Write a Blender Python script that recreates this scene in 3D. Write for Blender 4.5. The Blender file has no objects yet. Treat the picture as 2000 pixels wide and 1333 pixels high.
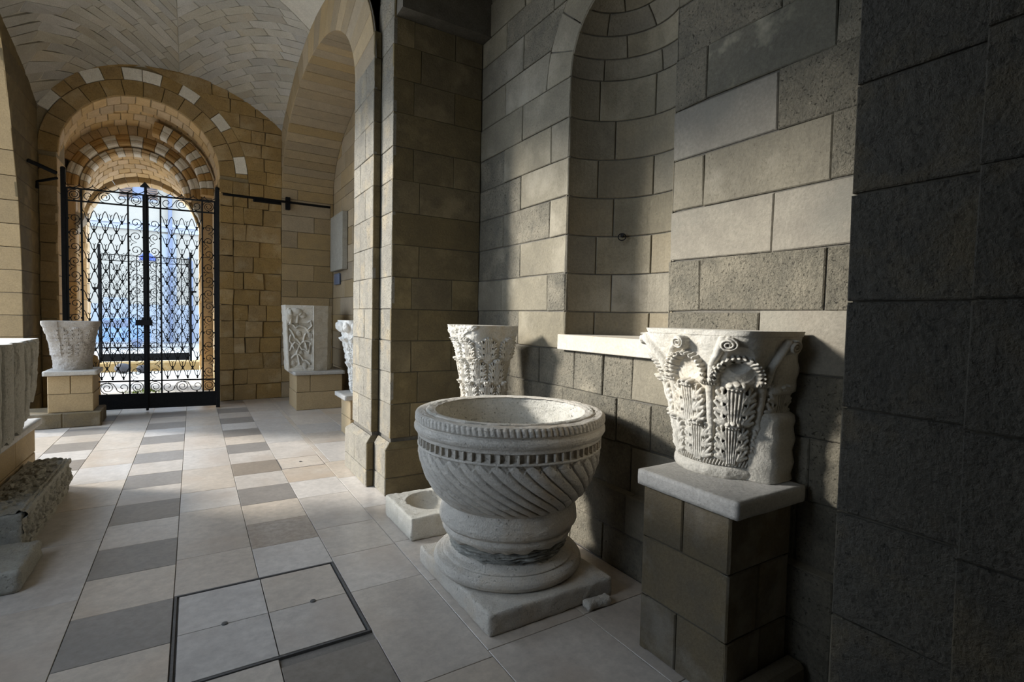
import bpy, math, random
import numpy as np
from mathutils import Vector, Matrix
PI = math.pi
rnd = random.Random(7)
sc = bpy.context.scene
COL = sc.collection
# ------------------------------------------------------------------ camera, world, sun, exposure
yaw, pitch, roll = .55379, .04367, -.02134
F_ = Vector((math.sin(yaw)*math.cos(pitch), math.cos(yaw)*math.cos(pitch), -math.sin(pitch)))
R_ = Vector((math.cos(yaw), -math.sin(yaw), 0)); D_ = F_.cross(R_)
Rr = math.cos(roll)*R_+math.sin(roll)*D_; Dd = -math.sin(roll)*R_+math.cos(roll)*D_
cam = bpy.data.cameras.new('camera'); co = bpy.data.objects.new('camera', cam); COL.objects.link(co)
cam.sensor_width = 36; cam.lens = 36*1007.8/2000; cam.clip_start = .05; cam.clip_end = 300
m = Matrix((Rr, -Dd, -F_)).transposed().to_4x4(); m.translation = (0, 0, 1.6)
co.matrix_world = m; sc.camera = co
sc.view_settings.view_transform = 'Standard'; sc.view_settings.look = 'None'
sc.view_settings.gamma = 1; sc.view_settings.use_curve_mapping = False
sc.view_settings.exposure = 0.0
w = bpy.data.worlds.new('sky'); sc.world = w; w.use_nodes = True
bg = w.node_tree.nodes['Background']; bg.inputs[0].default_value = (.66, .80, 1.0, 1); bg.inputs[1].default_value = 5.6
sl = bpy.data.lights.new('sun', 'SUN'); sl.energy = 8.2; sl.angle = math.radians(8.5); sl.color = (1, .98, .94)
so = bpy.data.objects.new('sun', sl); COL.objects.link(so)
LD = Vector((.79, -.565, -.36)).normalized()
so.rotation_euler = LD.to_track_quat('-Z', 'Y').to_euler(); so.location = (-12, 12, 6)
def portal(name, loc, rot, sx, sy):
    l = bpy.data.lights.new(name, 'AREA'); l.shape = 'RECTANGLE'; l.size = sx; l.size_y = sy; l.energy = 1
    l.cycles.is_portal = True
    o = bpy.data.objects.new(name, l); COL.objects.link(o); o.location = loc; o.rotation_euler = rot
portal('sky_portal', (-2.5, 2.3, 2.45), (0, -PI/2, 0), 2.9, 2.0)
portal('sky_portal', (-2.55, 6.85, 2.85), (0, -PI/2, 0), 5.6, 5.7)

# ------------------------------------------------------------------ materials
def mat(name, c1, c2, bump=.4, scale=6, rough=.85, vary=.18, pit=0., pitcol=None, spec=.3, fine=60, dist=.02, stain=None, metal=0, hs=0.):
    M = bpy.data.materials.new(name); M.use_nodes = True; nt = M.node_tree; N = nt.nodes; L = nt.links
    b = N['Principled BSDF']; b.inputs['Roughness'].default_value = rough
    b.inputs['Specular IOR Level'].default_value = spec; b.inputs['Metallic'].default_value = metal
    tc = N.new('ShaderNodeTexCoord'); oi = N.new('ShaderNodeObjectInfo')
    mm = N.new('ShaderNodeVectorMath'); mm.operation = 'SCALE'; mm.inputs[0].default_value = (37, 91, 53)
    L.new(oi.outputs['Random'], mm.inputs['Scale'])
    ad = N.new('ShaderNodeVectorMath'); ad.operation = 'ADD'; L.new(tc.outputs['Object'], ad.inputs[0]); L.new(mm.outputs[0], ad.inputs[1])
    def noise(s, d=4, r=.55):
        n = N.new('ShaderNodeTexNoise'); n.inputs['Scale'].default_value = s; n.inputs['Detail'].default_value = d
        n.inputs['Roughness'].default_value = r; L.new(ad.outputs[0], n.inputs['Vector']); return n.outputs['Fac']
    def math_(op, a, bb, c=None):
        n = N.new('ShaderNodeMath'); n.operation = op
        for i, v in enumerate((a, bb, c)):
            if v is None: continue
            if isinstance(v, (int, float)): n.inputs[i].default_value = v
            else: L.new(v, n.inputs[i])
        return n.outputs[0]
    def mix(f, a, c, bt='MIX'):
        n = N.new('ShaderNodeMix'); n.data_type = 'RGBA'; n.blend_type = bt
        for k, v in ((0, f), (6, a), (7, c)):
            if isinstance(v, (int, float)): n.inputs[k].default_value = v
            elif isinstance(v, tuple): n.inputs[k].default_value = (*v, 1)
            else: L.new(v, n.inputs[k])
        return n.outputs[2]
    def ramp(f, a, c):
        n = N.new('ShaderNodeMapRange'); n.inputs['From Min'].default_value = a; n.inputs['From Max'].default_value = c
        L.new(f, n.inputs['Value']); return n.outputs['Result']
    big = noise(scale, 6, .65); f = ramp(big, .32, .68)
    colr = mix(f, c1, c2)
    fn = noise(fine, 5, .7)
    colr = mix(math_('MULTIPLY', ramp(fn, .35, .7), .55), colr, tuple(x*.5 for x in c1))
    if stain:
        st = ramp(noise(scale*.45, 5, .6), .52, .66); colr = mix(math_('MULTIPLY', st, stain[1]), colr, stain[0])
    h = math_('ADD', math_('MULTIPLY', fn, .5), math_('MULTIPLY', big, .6))
    if pit:
        v = N.new('ShaderNodeTexNoise'); v.inputs['Scale'].default_value = 75; v.inputs['Detail'].default_value = 6; v.inputs['Roughness'].default_value = .7
        L.new(ad.outputs[0], v.inputs['Vector']); pf = ramp(v.outputs['Fac'], .60, .70)
        h = math_('SUBTRACT', h, math_('MULTIPLY', pf, pit*2.))
        colr = mix(math_('MULTIPLY', pf, .55*pit), colr, pitcol or tuple(x*.3 for x in c1))
    hv = N.new('ShaderNodeHueSaturation'); L.new(colr, hv.inputs['Color'])
    L.new(math_('MULTIPLY_ADD', oi.outputs['Random'], 2*vary, 1-vary), hv.inputs['Value'])
    if hs:
        r2 = math_('FRACT', math_('MULTIPLY', oi.outputs['Random'], 17.3), None)
        L.new(math_('MULTIPLY_ADD', r2, 2*hs, 1-hs), hv.inputs['Saturation'])
    L.new(hv.outputs[0], b.inputs['Base Color'])
    bp = N.new('ShaderNodeBump'); bp.inputs['Strength'].default_value = bump; bp.inputs['Distance'].default_value = dist
    L.new(h, bp.inputs['Height']); L.new(bp.outputs[0], b.inputs['Normal'])
    return M
M = {}
M['mortar'] = mat('mortar', (.10, .09, .07), (.16, .14, .11), .5, vary=0)
M['wall_smooth'] = mat('wall_smooth_stone', (.235, .203, .142), (.17, .147, .104), .55, 5, vary=.14, hs=.12, stain=((.33, .29, .215), .5), pit=.2)
M['wall_rough'] = mat('wall_rough_stone', (.14, .125, .092), (.225, .195, .14), 1.0, 7, vary=.13, pit=.9, dist=.03, stain=((.36, .31, .22), .35))
M['wall_pale'] = mat('wall_pale_stone', (.27, .24, .185), (.205, .18, .14),   .5, 5, vary=.08, hs=.08, stain=((.17, .16, .13), .5))
M['wall_patch'] = mat('wall_patched_stone', (.125, .113, .085), (.155, .14, .10), .6, 7, vary=.03, stain=((.36, .32, .23), .9))
M['pier_brown'] = mat('pier_brown_stone', (.195, .148, .073), (.13, .10, .053), .7, 6, vary=.12, hs=.08, stain=((.30, .23, .12), .5))
M['niche'] = mat('niche_brownish_stone', (.22, .18, .115), (.17, .145, .10), .35, 4, vary=.1)
M['pier_grey'] = mat('pier_grey_stone', (.29, .26, .20), (.20, .18, .145), .9, 8, vary=.12, pit=.5, dist=.025, stain=((.40, .31, .18), .4))
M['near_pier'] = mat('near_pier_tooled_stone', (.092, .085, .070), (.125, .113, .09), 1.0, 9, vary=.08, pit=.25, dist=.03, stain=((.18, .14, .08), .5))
M['vault'] = mat('vault_whitewashed_stone', (.50, .475, .42), (.39, .365, .31), .5, 2.2, vary=.13, hs=.4, stain=((.42, .35, .25), .4))
M['mortar_pale'] = mat('pale_vault_mortar', (.62, .58, .50), (.52, .49, .42), .3, vary=0)
M['arch_tan'] = mat('arch_tan_stone', (.42, .32, .19), (.33, .26, .165), .5, 5, vary=.16, hs=.2)
M['portal'] = mat('portal_ochre_stone', (.46, .305, .125), (.33, .225, .10), .9, 6, vary=.12, hs=.06, pit=.4, dist=.03, stain=((.54, .42, .25), .5))
M['mortar_tan'] = mat('tan_mortar', (.34, .27, .16), (.28, .22, .13), .5, vary=0)
M['portal_dark'] = mat('portal_brown_stone', (.52, .32, .12), (.40, .24, .09), .7, 5, vary=.15)
M['portal_white'] = mat('portal_white_stone', (.84, .80, .71), (.72, .66, .56), .4, 8, vary=.1)
M['marble'] = mat('carved_pale_marble', (.62, .58, .50), (.50, .465, .395), .55, 7, vary=.0, fine=90, stain=((.50, .40, .26), .35), pit=.12)
M['marble_font'] = mat('font_weathered_marble', (.75, .68, .575), (.58, .53, .455), .8, 6, vary=.0, fine=110, stain=((.58, .44, .28), .45), pit=.3)
M['marble_white'] = mat('marble_sunlight_in_colour', (.78, .76, .70), (.66, .63, .57), .6, 9, vary=.0, fine=80)  # whiter copy of the marble, sunlight put into its colour
M['gritty'] = mat('gritty_marble', (.70, .66, .57), (.58, .54, .45), 1.0, 14, vary=.0, pit=.5, dist=.015, fine=160)
M['travertine'] = mat('travertine_slab', (.50, .475, .43), (.41, .39, .355), .5, 9, vary=.04, pit=.7, rough=.6)
M['sill'] = mat('cream_sill_stone', (.56, .53, .47), (.54, .44, .30), .25, 2.2, vary=.02)
M['ped'] = mat('pedestal_sandstone', (.165, .125, .068), (.115, .095, .065), .6, 5, vary=.12, stain=((.38, .35, .3), .3))
M['ped_tan'] = mat('pedestal_tan_block', (.42, .31, .17), (.34, .255, .145), .3, 4, vary=.08)
M['worn'] = mat('worn_grey_marble', (.42, .385, .34), (.34, .31, .28), .7, 9, vary=0, pit=.3)
M['relief'] = mat('weathered_relief_stone', (.42, .40, .34), (.33, .315, .27), .8, 9, vary=.0, pit=.4)
M['tile'] = mat('cream_limestone_tile', (.61, .54, .465), (.50, .445, .385), .06, 3.0, rough=.28, vary=.08, hs=.35, spec=.5, fine=18, stain=((.42, .34, .27), .55))
M['tile_dark'] = mat('grey_brown_tile', (.29, .25, .21), (.235, .207, .178), .05, 3.5, rough=.34, vary=.06, hs=.3, spec=.45, fine=25)
M['tile_brown'] = mat('mottled_brown_tile', (.33, .255, .19), (.48, .42, .355), .05, 1.6, rough=.42, vary=.02, spec=.45, fine=25)  # brown tile with large paler patches
M['grout'] = mat('floor_grout', (.25, .22, .19), (.2, .18, .15), .1, vary=0)
M['hatch'] = mat('hatch_frame_metal', (.10, .095, .09), (.14, .13, .12), .2, rough=.5, vary=0)
M['iron'] = mat('black_wrought_iron', (.008, .009, .010), (.014, .014, .015), .15, 20, rough=.75, vary=0, spec=.1)
M['facade'] = mat('cream_facade_plaster', (.36, .335, .285), (.33, .31, .265), .1, 1, vary=0)
M['facade_low'] = mat('pale_facade_base', (.33, .36, .40), (.28, .31, .36), .1, 1, vary=0)
M['shutter'] = mat('brown_shutter', (.16, .11, .085), (.13, .095, .075), .1, vary=0)
M['frame'] = mat('white_window_frame', (.36, .38, .43), (.34, .36, .4), .05, vary=0)
M['pipe'] = mat('grey_blue_pipe', (.17, .20, .28), (.14, .17, .24), .05, vary=0, rough=.5)
M['blue'] = mat('blue_enamel', (.04, .07, .30), (.05, .09, .34), .05, vary=.05, rough=.4)
M['paleblue'] = mat('pale_blue_paint', (.14, .24, .42), (.28, .36, .46), .05, 3, vary=.1, rough=.5)
M['street'] = mat('street_paving', (.40, .385, .36), (.33, .32, .30), .2, 4, vary=0)
M['pave'] = mat('pale_porch_paving', (.66, .62, .55), (.56, .53, .48), .2, 4, vary=.06)
M['passage'] = mat('pale_ochre_passage_stone', (.74, .54, .30), (.60, .43, .24), .8, 6, vary=.14, hs=.15, pit=.3)
M['moss'] = mat('green_weed', (.16, .26, .03), (.25, .36, .05), .3, 20, vary=.1)
M['darkcloth'] = mat('dark_rubble', (.05, .05, .055), (.09, .09, .10), .3, 10, vary=.1)
M['outer'] = mat('pale_courtyard_paving', (.55, .5, .43), (.47, .43, .37), .1, 2, vary=0)

# ------------------------------------------------------------------ mesh helpers
def link(name, V, Fc, mt, parent=None, center=True, smooth=False, data=None):
    if data is None:
        V = np.asarray(V, float)
        c = (V.min(0)+V.max(0))/2 if center else np.zeros(3)
        if center: c[2] = V[:, 2].min() if center == 'base' else c[2]
        me = bpy.data.meshes.new(name)
        if isinstance(Fc, np.ndarray) and Fc.ndim == 2:
            k = Fc.shape[1]; n = len(Fc)
            me.vertices.add(len(V)); me.vertices.foreach_set('co', (V-c).ravel())
            me.loops.add(n*k); me.loops.foreach_set('vertex_index', Fc.ravel().astype(np.int32))
            me.polygons.add(n); me.polygons.foreach_set('loop_start', np.arange(0, n*k, k, dtype=np.int32))
            me.polygons.foreach_set('loop_total', np.full(n, k, dtype=np.int32)); me.update(calc_edges=True)
        else:
            me.from_pydata([tuple(v) for v in V-c], [], [tuple(int(i) for i in q) for q in Fc])
        if smooth: me.polygons.foreach_set('use_smooth', np.ones(len(me.polygons), dtype=bool))
        me.materials.append(M[mt] if isinstance(mt, str) else mt)
    else: me, c = data
    o = bpy.data.objects.new(name, me); COL.objects.link(o); o.location = c
    if parent is not None:
        o.parent = parent; o.location = Vector(c)-PW[parent.name]
    PW[o.name] = Vector(c)
    return o
PW = {}
def empty(name, loc=(0, 0, 0), label=None, cat=None, group=None):
    o = bpy.data.objects.new(name, None); COL.objects.link(o); o.location = loc; o.empty_display_size = .1
    PW[o.name] = Vector(loc)
    if label: tag(o, label, cat, group)
    return o
def tag(o, label, cat, group=None):
    o['label'] = label; o['category'] = cat
    if group: o['group'] = group
    return o
def struct(o, label=None):
    o['kind'] = 'structure'
    if label: o['label'] = label
    return o
class MB:
    def __init__(s): s.V = []; s.F = []
    def add(s, V, Fc):
        n = len(s.V); s.V += [tuple(v) for v in V]; s.F += [tuple(i+n for i in f) for f in Fc]; return s
    def box(s, x0, x1, y0, y1, z0, z1, c=0.):
        if c <= 0:
            V = [(x, y, z) for z in (z0, z1) for y in (y0, y1) for x in (x0, x1)]
            return s.add(V, [(0, 2, 3, 1), (4, 5, 7, 6), (0, 1, 5, 4), (2, 6, 7, 3), (0, 4, 6, 2), (1, 3, 7, 5)])
        X = [x0, x0+c, x1-c, x1]; Y = [y0, y0+c, y1-c, y1]; Z = [z0, z0+c, z1-c, z1]
        V = []; idx = {}
        def v(i, j, k):
            if (i, j, k) not in idx: idx[i, j, k] = len(V); V.append((X[i], Y[j], Z[k]))
            return idx[i, j, k]
        Fs = []
        for a, b_ in ((0, 1), (3, 2)):
            q = lambda f: Fs.append(f if a == 0 else f[::-1])
            q((v(a, 1, 1), v(a, 1, 2), v(a, 2, 2), v(a, 2, 1))); q((v(1, a, 1), v(2, a, 1), v(2, a, 2), v(1, a, 2))); q((v(1, 1, a), v(1, 2, a), v(2, 2, a), v(2, 1, a)))
        for i, ii in ((0, 1), (3, 2)):
            for j, jj in ((0, 1), (3, 2)):
                Fs.append((v(i, jj, 1), v(i, jj, 2), v(ii, j, 2), v(ii, j, 1)))
                Fs.append((v(i, 1, jj), v(i, 2, jj), v(ii, 2, j), v(ii, 1, j)))
                Fs.append((v(1, i, jj), v(2, i, jj), v(2, ii, j), v(1, ii, j)))
                for k, kk in ((0, 1), (3, 2)): Fs.append((v(i, jj, kk), v(ii, j, kk), v(ii, jj, k)))
        return s.add(V, Fs)
    def tube(s, pts, r, n=4, flat=1., rot=PI/4, cap=True):
        P = np.array(pts, float); k = len(P)
        T = np.gradient(P, axis=0); T /= np.linalg.norm(T, axis=1)[:, None]+1e-9
        up = np.array([0, 1, 0.]) if abs(T[:, 1]).max() < .9 else np.array([0, 0, 1.])
        A = np.cross(T, up); A /= np.linalg.norm(A, axis=1)[:, None]+1e-9; B = np.cross(T, A)
        r = np.broadcast_to(np.asarray(r, float), (k,)); n0 = len(s.V)
        for i in range(k):
            for j in range(n):
                a = rot+2*PI*j/n
                s.V.append(tuple(P[i]+r[i]*(math.cos(a)*A[i]+flat*math.sin(a)*B[i])))
        for i in range(k-1):
            for j in range(n):
                a = n0+i*n+j; b = n0+i*n+(j+1) % n
                s.F.append((a, b, b+n, a+n))
        if cap: s.F.append(tuple(n0+j for j in range(n))[::-1]); s.F.append(tuple(n0+(k-1)*n+j for j in range(n)))
        return s
    def lathe(s, prof, c=(0, 0), n=32):
        n0 = len(s.V); k = len(prof)
        for j in range(n):
            a = 2*PI*j/n
            for r, z in prof: s.V.append((c[0]+r*math.cos(a), c[1]+r*math.sin(a), z))
        for j in range(n):
            for i in range(k-1):
                a = n0+j*k+i; b = n0+((j+1) % n)*k+i; s.F.append((a, b, b+1, a+1))
        s.F.append(tuple(n0+j*k for j in range(n))[::-1]); s.F.append(tuple(n0+j*k+k-1 for j in range(n)))
        return s
    def build(s, name, mt, parent=None, smooth=False, center=True): return link(name, s.V, s.F, mt, parent, center, smooth)
def patch(name, S, quad, mt, parent, ns=1, nt=1, gap=.006, h=0., depth=.03, ch=.006, sc_=(1, 1), jit=0., edge=0.):
    """one block of a surface S(s,t)->(P,N): quad = 4 (s,t) corners; gap/chamfer in metres; sc_=metres per unit"""
    q = np.array(quad, float)*np.array(sc_)
    q = q+np.array([[rnd.uniform(-edge, edge), rnd.uniform(-edge, edge)] for _ in range(4)])
    c = q.mean(0)
    Lu = max(.02, (np.linalg.norm(q[1]-q[0])+np.linalg.norm(q[2]-q[3]))/2); Lv = max(.02, (np.linalg.norm(q[3]-q[0])+np.linalg.norm(q[2]-q[1]))/2)
    def bil(a, b): return (q[0]*(1-a)*(1-b)+q[1]*a*(1-b)+q[2]*a*b+q[3]*(1-a)*b)/np.array(sc_)
    gu, gv, cu, cv = gap/2/Lu, gap/2/Lv, (gap/2+ch)/Lu, (gap/2+ch)/Lv
    A = [gu]+list(np.linspace(cu, 1-cu, ns+1))+[1-gu]; B = [gv]+list(np.linspace(cv, 1-cv, nt+1))+[1-gv]
    na, nb = len(A), len(B); V = []; h = h+rnd.uniform(-jit, jit)
    tl = rnd.uniform(-jit, jit); tv = rnd.uniform(-jit, jit)
    for j in range(nb):
        for i in range(na):
            P, N = S(*bil(A[i], B[j])); e = (i in (0, na-1)) or (j in (0, nb-1))
            V.append(np.asarray(P)+np.asarray(N)*(h+(A[i]-.5)*tl+(B[j]-.5)*tv-(ch if e else 0)))
    Fs = [(j*na+i, j*na+i+1, (j+1)*na+i+1, (j+1)*na+i) for j in range(nb-1) for i in range(na-1)]
    ring = [i for i in range(na)]+[j*na+na-1 for j in range(1, nb)]+[(nb-1)*na+i for i in range(na-2, -1, -1)]+[j*na for j in range(nb-2, 0, -1)]
    n0 = len(V)
    for r in ring:
        i, j = r % na, r//na; P, N = S(*bil(A[i], B[j])); V.append(np.asarray(P)-np.asarray(N)*depth)
    k = len(ring)
    for a in range(k): b = (a+1) % k; Fs.append((ring[b], ring[a], n0+a, n0+b))
    return link(name, V, Fs, mt, parent, True)
def planeX(X, sgn=-1):  # wall whose normal is sgn*X; s=Y, t=Z
    N = np.array([sgn, 0, 0.])
    return lambda s, t: (np.array([X, s, t]), N)
def planeY(Y, sgn=-1):
    N = np.array([0, sgn, 0.])
    return lambda s, t: (np.array([s, Y, t]), N)
def rect(a, b, c, d): return ((a, c), (b, c), (b, d), (a, d))
def courses(S, s0, s1, zs, joints, mt, parent, name='stone_block', **kw):
    for i in range(len(zs)-1):
        js = [s0]+[j for j in joints(i) if s0+.03 < j < s1-.03]+[s1]
        for a, b in zip(js[:-1], js[1:]):
            mm = mt(i, (a+b)/2) if callable(mt) else mt
            patch(name, S, rect(a, b, zs[i], zs[i+1]), mm, parent, **kw)
def grid(name, P, mt, parent=None, close_u=False, smooth=True, center=True):
    """P: (nu,nv,3) surface"""
    nu, nv = P.shape[:2]; I = np.arange(nu*nv).reshape(nu, nv)
    if close_u: I = np.vstack([I, I[:1]])
    Fq = np.stack([I[:-1, :-1], I[1:, :-1], I[1:, 1:], I[:-1, 1:]], -1).reshape(-1, 4)
    return link(name, P.reshape(-1, 3), Fq, mt, parent, center, smooth)

# ------------------------------------------------------------------ relief drawing on a height field
def vnoise(shape, n, seed, octv=3):
    r = np.random.RandomState(seed); out = np.zeros(shape)
    for o in range(octv):
        m_ = n*2**o; g = r.rand(m_+2, m_+2)
        y = np.linspace(0, m_, shape[0]); x = np.linspace(0, m_, shape[1])
        yi = y.astype(int); xi = x.astype(int); fy = (y-yi)[:, None]; fx = (x-xi)[None]
        fy = fy*fy*(3-2*fy); fx = fx*fx*(3-2*fx)
        out += ((g[yi][:, xi]*(1-fy)+g[yi+1][:, xi]*fy)*(1-fx)+(g[yi][:, xi+1]*(1-fy)+g[yi+1][:, xi+1]*fy)*fx-.5)/2**o
    return out
class Relief:
    def __init__(s, U, V, nu, nv):
        s.U, s.V = U, V; s.u = np.linspace(0, U, nu)[:, None]; s.v = np.linspace(0, V, nv)[None]
        s.H = np.zeros((nu, nv)); s.uu = np.broadcast_to(s.u, s.H.shape); s.vv = np.broadcast_to(s.v, s.H.shape)
    def win(s, u0, u1, v0, v1):
        a, b = np.searchsorted(s.u[:, 0], (u0, u1)); c, d = np.searchsorted(s.v[0], (v0, v1))
        return slice(a, b), slice(c, d)
    def stroke(s, pts, w, h, base=0., add=False, taper=None):
        for k in range(len(pts)-1):
            (x0, y0), (x1, y1) = pts[k], pts[k+1]
            wk = w if taper is None else w*(1+(taper-1)*k/max(1, len(pts)-2))
            W = s.win(min(x0, x1)-wk, max(x0, x1)+wk, min(y0, y1)-wk, max(y0, y1)+wk)
            U = s.uu[W]; Vv = s.vv[W]
            if U.size == 0: continue
            dx, dy = x1-x0, y1-y0; t = np.clip(((U-x0)*dx+(Vv-y0)*dy)/(dx*dx+dy*dy+1e-12), 0, 1)
            d = np.hypot(U-x0-t*dx, Vv-y0-t*dy)/wk
            p = np.where(d < 1, base+h*np.sqrt(np.clip(1-d*d, 0, 1)), -9)
            s.H[W] = np.maximum(s.H[W], p)
    def cut(s, x, y, rx, ry, dep, ang=0.):
        R = max(rx, ry); W = s.win(x-R, x+R, y-R, y+R); U = s.uu[W]-x; Vv = s.vv[W]-y
        if U.size == 0: return
        a = (U*math.cos(ang)+Vv*math.sin(ang))/rx; b = (-U*math.sin(ang)+Vv*math.cos(ang))/ry
        s.H[W] -= dep*np.clip(1-(a*a+b*b), 0, 1)**.5
    def blob(s, x, y, rx, ry, h, ang=0., add=True, p=.5):
        R = max(rx, ry); W = s.win(x-R, x+R, y-R, y+R); U = s.uu[W]-x; Vv = s.vv[W]-y
        if U.size == 0: return
        a = (U*math.cos(ang)+Vv*math.sin(ang))/rx; b = (-U*math.sin(ang)+Vv*math.cos(ang))/ry
        q = h*np.clip(1-(a*a+b*b), 0, 1)**p
        if add: s.H[W] += q
        else: s.H[W] = np.maximum(s.H[W], np.where(q > 0, q, -9))
    def spiral(s, x, y, r0, turns, w, h, sgn=1, a0=0., rend=.12):
        n = int(turns*14); pts = []
        for i in range(n+1):
            t = i/n; r = r0*(1-t)+r0*rend*t; a = a0+sgn*t*turns*2*PI; pts.append((x+r*math.cos(a), y+r*math.sin(a)))
        s.stroke(pts, w, h)
    def leaf(s, u, v, w, h, amp, curl=1.3, ribs=5, holes=True):
        n = 14; prev = None
        for i in range(n):   # body
            t = i/(n-1); hw = w*.5*(.62+.38*math.sin(PI*min(1, t*1.05)))*(1 if t < .85 else .75)
            s.blob(u, v+t*h*.92, hw*.95, h*.10, amp*(.30+.25*t), add=False, p=.35)
        for k in range(ribs):
            a = k-(ribs-1)/2
            pts = [(u+a*w*.055+a*w*.03*math.sin(t*PI*.5), v+t*h*.86) for t in np.linspace(0, 1, 6)]
            s.stroke(pts, w*.033, amp*.22, base=amp*.52)
        for sg in (-1, 1):
            for j in range(3):
                bu, bv = u+sg*w*.20, v+h*(.10+.26*j)
                for k, (an, ln) in enumerate(((20, .36), (48, .36), (78, .28))):
                    an = math.radians(an); L_ = w*ln*(1 if j < 2 else .85)
                    s.stroke([(bu, bv), (bu+sg*math.sin(an)*L_*.6, bv+math.cos(an)*L_*.6+.0), (bu+sg*math.sin(an)*L_, bv+math.cos(an)*L_*1.05)], w*.075, amp*.38, base=amp*.40, taper=.7)
                if holes: s.cut(u+sg*w*.235, v+h*(.30+.26*j), w*.035, h*.055, amp*1.5, sg*.35)
        s.blob(u, v+h*.93, w*.30, h*.10, amp*curl*.5)
        for k in (-1, 0, 1): s.blob(u+k*w*.15, v+h*(1.0-.03*abs(k)), w*.07, h*.06, amp*.5)

# ================================================================== THE SETTING
ZC = [0, .25, .50, .808, 1.093, 1.378, 1.663, 1.948, 2.233, 2.518, 2.803, 3.09, 3.385, 3.675, 3.965, 4.2, 4.5, 4.8]
XW, XB, XA, YC0, YC1 = 2.36, 1.49, 1.42, .712, 4.455
NY, NR = 2.585, .49     # niche centre and radius
# ---- floor
b = MB().box(-2.95, 2.9, -4, 10.6, -.12, -.012); floor = struct(b.build('floor', 'grout', center=False), 'stone tile floor of the arcade')
def tile(x0, x1, y0, y1, mt='tile', nm='floor_tile'):
    S = lambda s, t: (np.array([s, t, 0.]), np.array([0, 0, 1.]))
    return patch(nm, S, rect(x0, x1, y0, y1), mt, floor, gap=.004, h=0, depth=.011, ch=.0015, jit=.0004)
XL = [-2.9, -2.29, -1.85, -1.415, -.98, -.545, -.10, .33, .765, 1.2, 1.8, 2.32]
row0 = 2.914-.456*12
for ci in range(len(XL)-1):
    x0, x1 = XL[ci], XL[ci+1]
    if ci in (3, 5, 7):
        for i in range(int((10.6-row0)/.456)+1):
            y0 = row0+.456*i; y1 = min(10.6, y0+.456); k = i-12
            if ci in (5, 7) and 0 < (y0+y1)/2-2.526 < .859 and x1 > 0 and ci == 7: continue
            dark = (k % 2 == 0) and not (ci == 3 and k < 8) and not (ci == 7 and k < 0 and k != -2)
            if ci == 7 and k == -1: y1 = 2.526; dark = True
            mt_ = 'tile_dark' if dark else 'tile'
            if ci == 7 and k == 2: mt_ = 'tile_brown'
            if ci == 7 and k == 1: y0 = 3.385
            tile(x0, x1, y0, y1, mt_)
    else:
        y = -4+rnd.uniform(0, .6)-(.3 if ci == 6 else 0)
        cuts = [y]
        while y < 10.6: y += rnd.choice([.62, .75, .9]); cuts.append(min(y, 10.6))
        cuts[0] = -4
        if ci == 6: cuts = [-4, -3.2, -2.3, -1.4, -.5, .3, 1.2, 1.9, 2.526, 3.385, 3.879, 4.79, 5.3, 6.09, 6.95, 7.7, 8.4, 9.1, 9.8, 10.6]
        if ci == 8: cuts = [-4, -3, -2.1, -1.2, -.3, .5, 1.35, 2.05, 2.95, 3.45, 3.95, 4.7, 5.2, 5.68, 6.1, 6.9, 7.7, 8.5, 9.25, 10, 10.6]
        for a, c_ in zip(cuts[:-1], cuts[1:]):
            if ci == 6 and a > 2.5 and c_ < 3.4: continue
            if ci == 8 and a > 5.6 and c_ < 6.2: continue
            if ci in (9, 10) and a > 5.6 and ci == 9: 
                tile(1.2, 1.26, a, c_, 'tile'); tile(1.26, x1, a, c_, 'tile'); continue
            tile(x0, x1, a, c_, 'tile')
def hatch():
    t = empty('floor_hatch', (.335, 2.955, 0), 'large square access hatch of four stone tiles in a dark frame, set in the floor', 'hatch')
    x0, x1, y0, y1 = -.096, .762, 2.53, 3.381
    f = MB()
    for a in ((x0, x1, y0, y0+.012), (x0, x1, y1-.012, y1), (x0, x0+.012, y0+.012, y1-.012), (x1-.012, x1, y0+.012, y1-.012)): f.box(*a, -.011, .003, .001)
    f.box(x0+.012, x1-.012, y0+.012, y1-.012, -.0115, -.009)
    f.build('frame', 'hatch', t)
    xm, ym = .335, 2.955
    S = lambda s, tt: (np.array([s, tt, 0.]), np.array([0, 0, 1.]))
    for a, b_ in ((x0+.02, xm), (xm, x1-.02)):
        for c_, d in ((y0+.02, ym), (ym, y1-.02)):
            patch('hatch_tile', S, rect(a, b_, c_, d), 'tile', t, gap=.005, h=.001, depth=.009, ch=.001)
    for px_, py_ in ((.13, 2.955), (.56, 2.955)):
        MB().lathe([(.001, .002), (.016, .002), (.014, .007), (.006, .009)], (px_, py_), 14).build('lifting_stud', 'hatch', t)
    t2 = empty('inspection_cover', (.98, 5.89, 0), 'small inspection cover with a central stud, flush in the floor near the far pier', 'hatch')
    patch('cover_tile', S, rect(.768, 1.198, 5.683, 6.097), 'tile', t2, gap=.012, h=0, depth=.011, ch=.001)
    MB().lathe([(.001, .0), (.014, .0), (.012, .006), (.005, .007)], (.98, 5.89), 12).build('lifting_stud', 'hatch', t2)
    fr = MB()
    for a in ((.766, 1.2, 5.681, 5.687), (.766, .772, 5.687, 6.1)): fr.box(*a, -.011, .0005)
    fr.build('frame', 'hatch', t2)
hatch()

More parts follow.
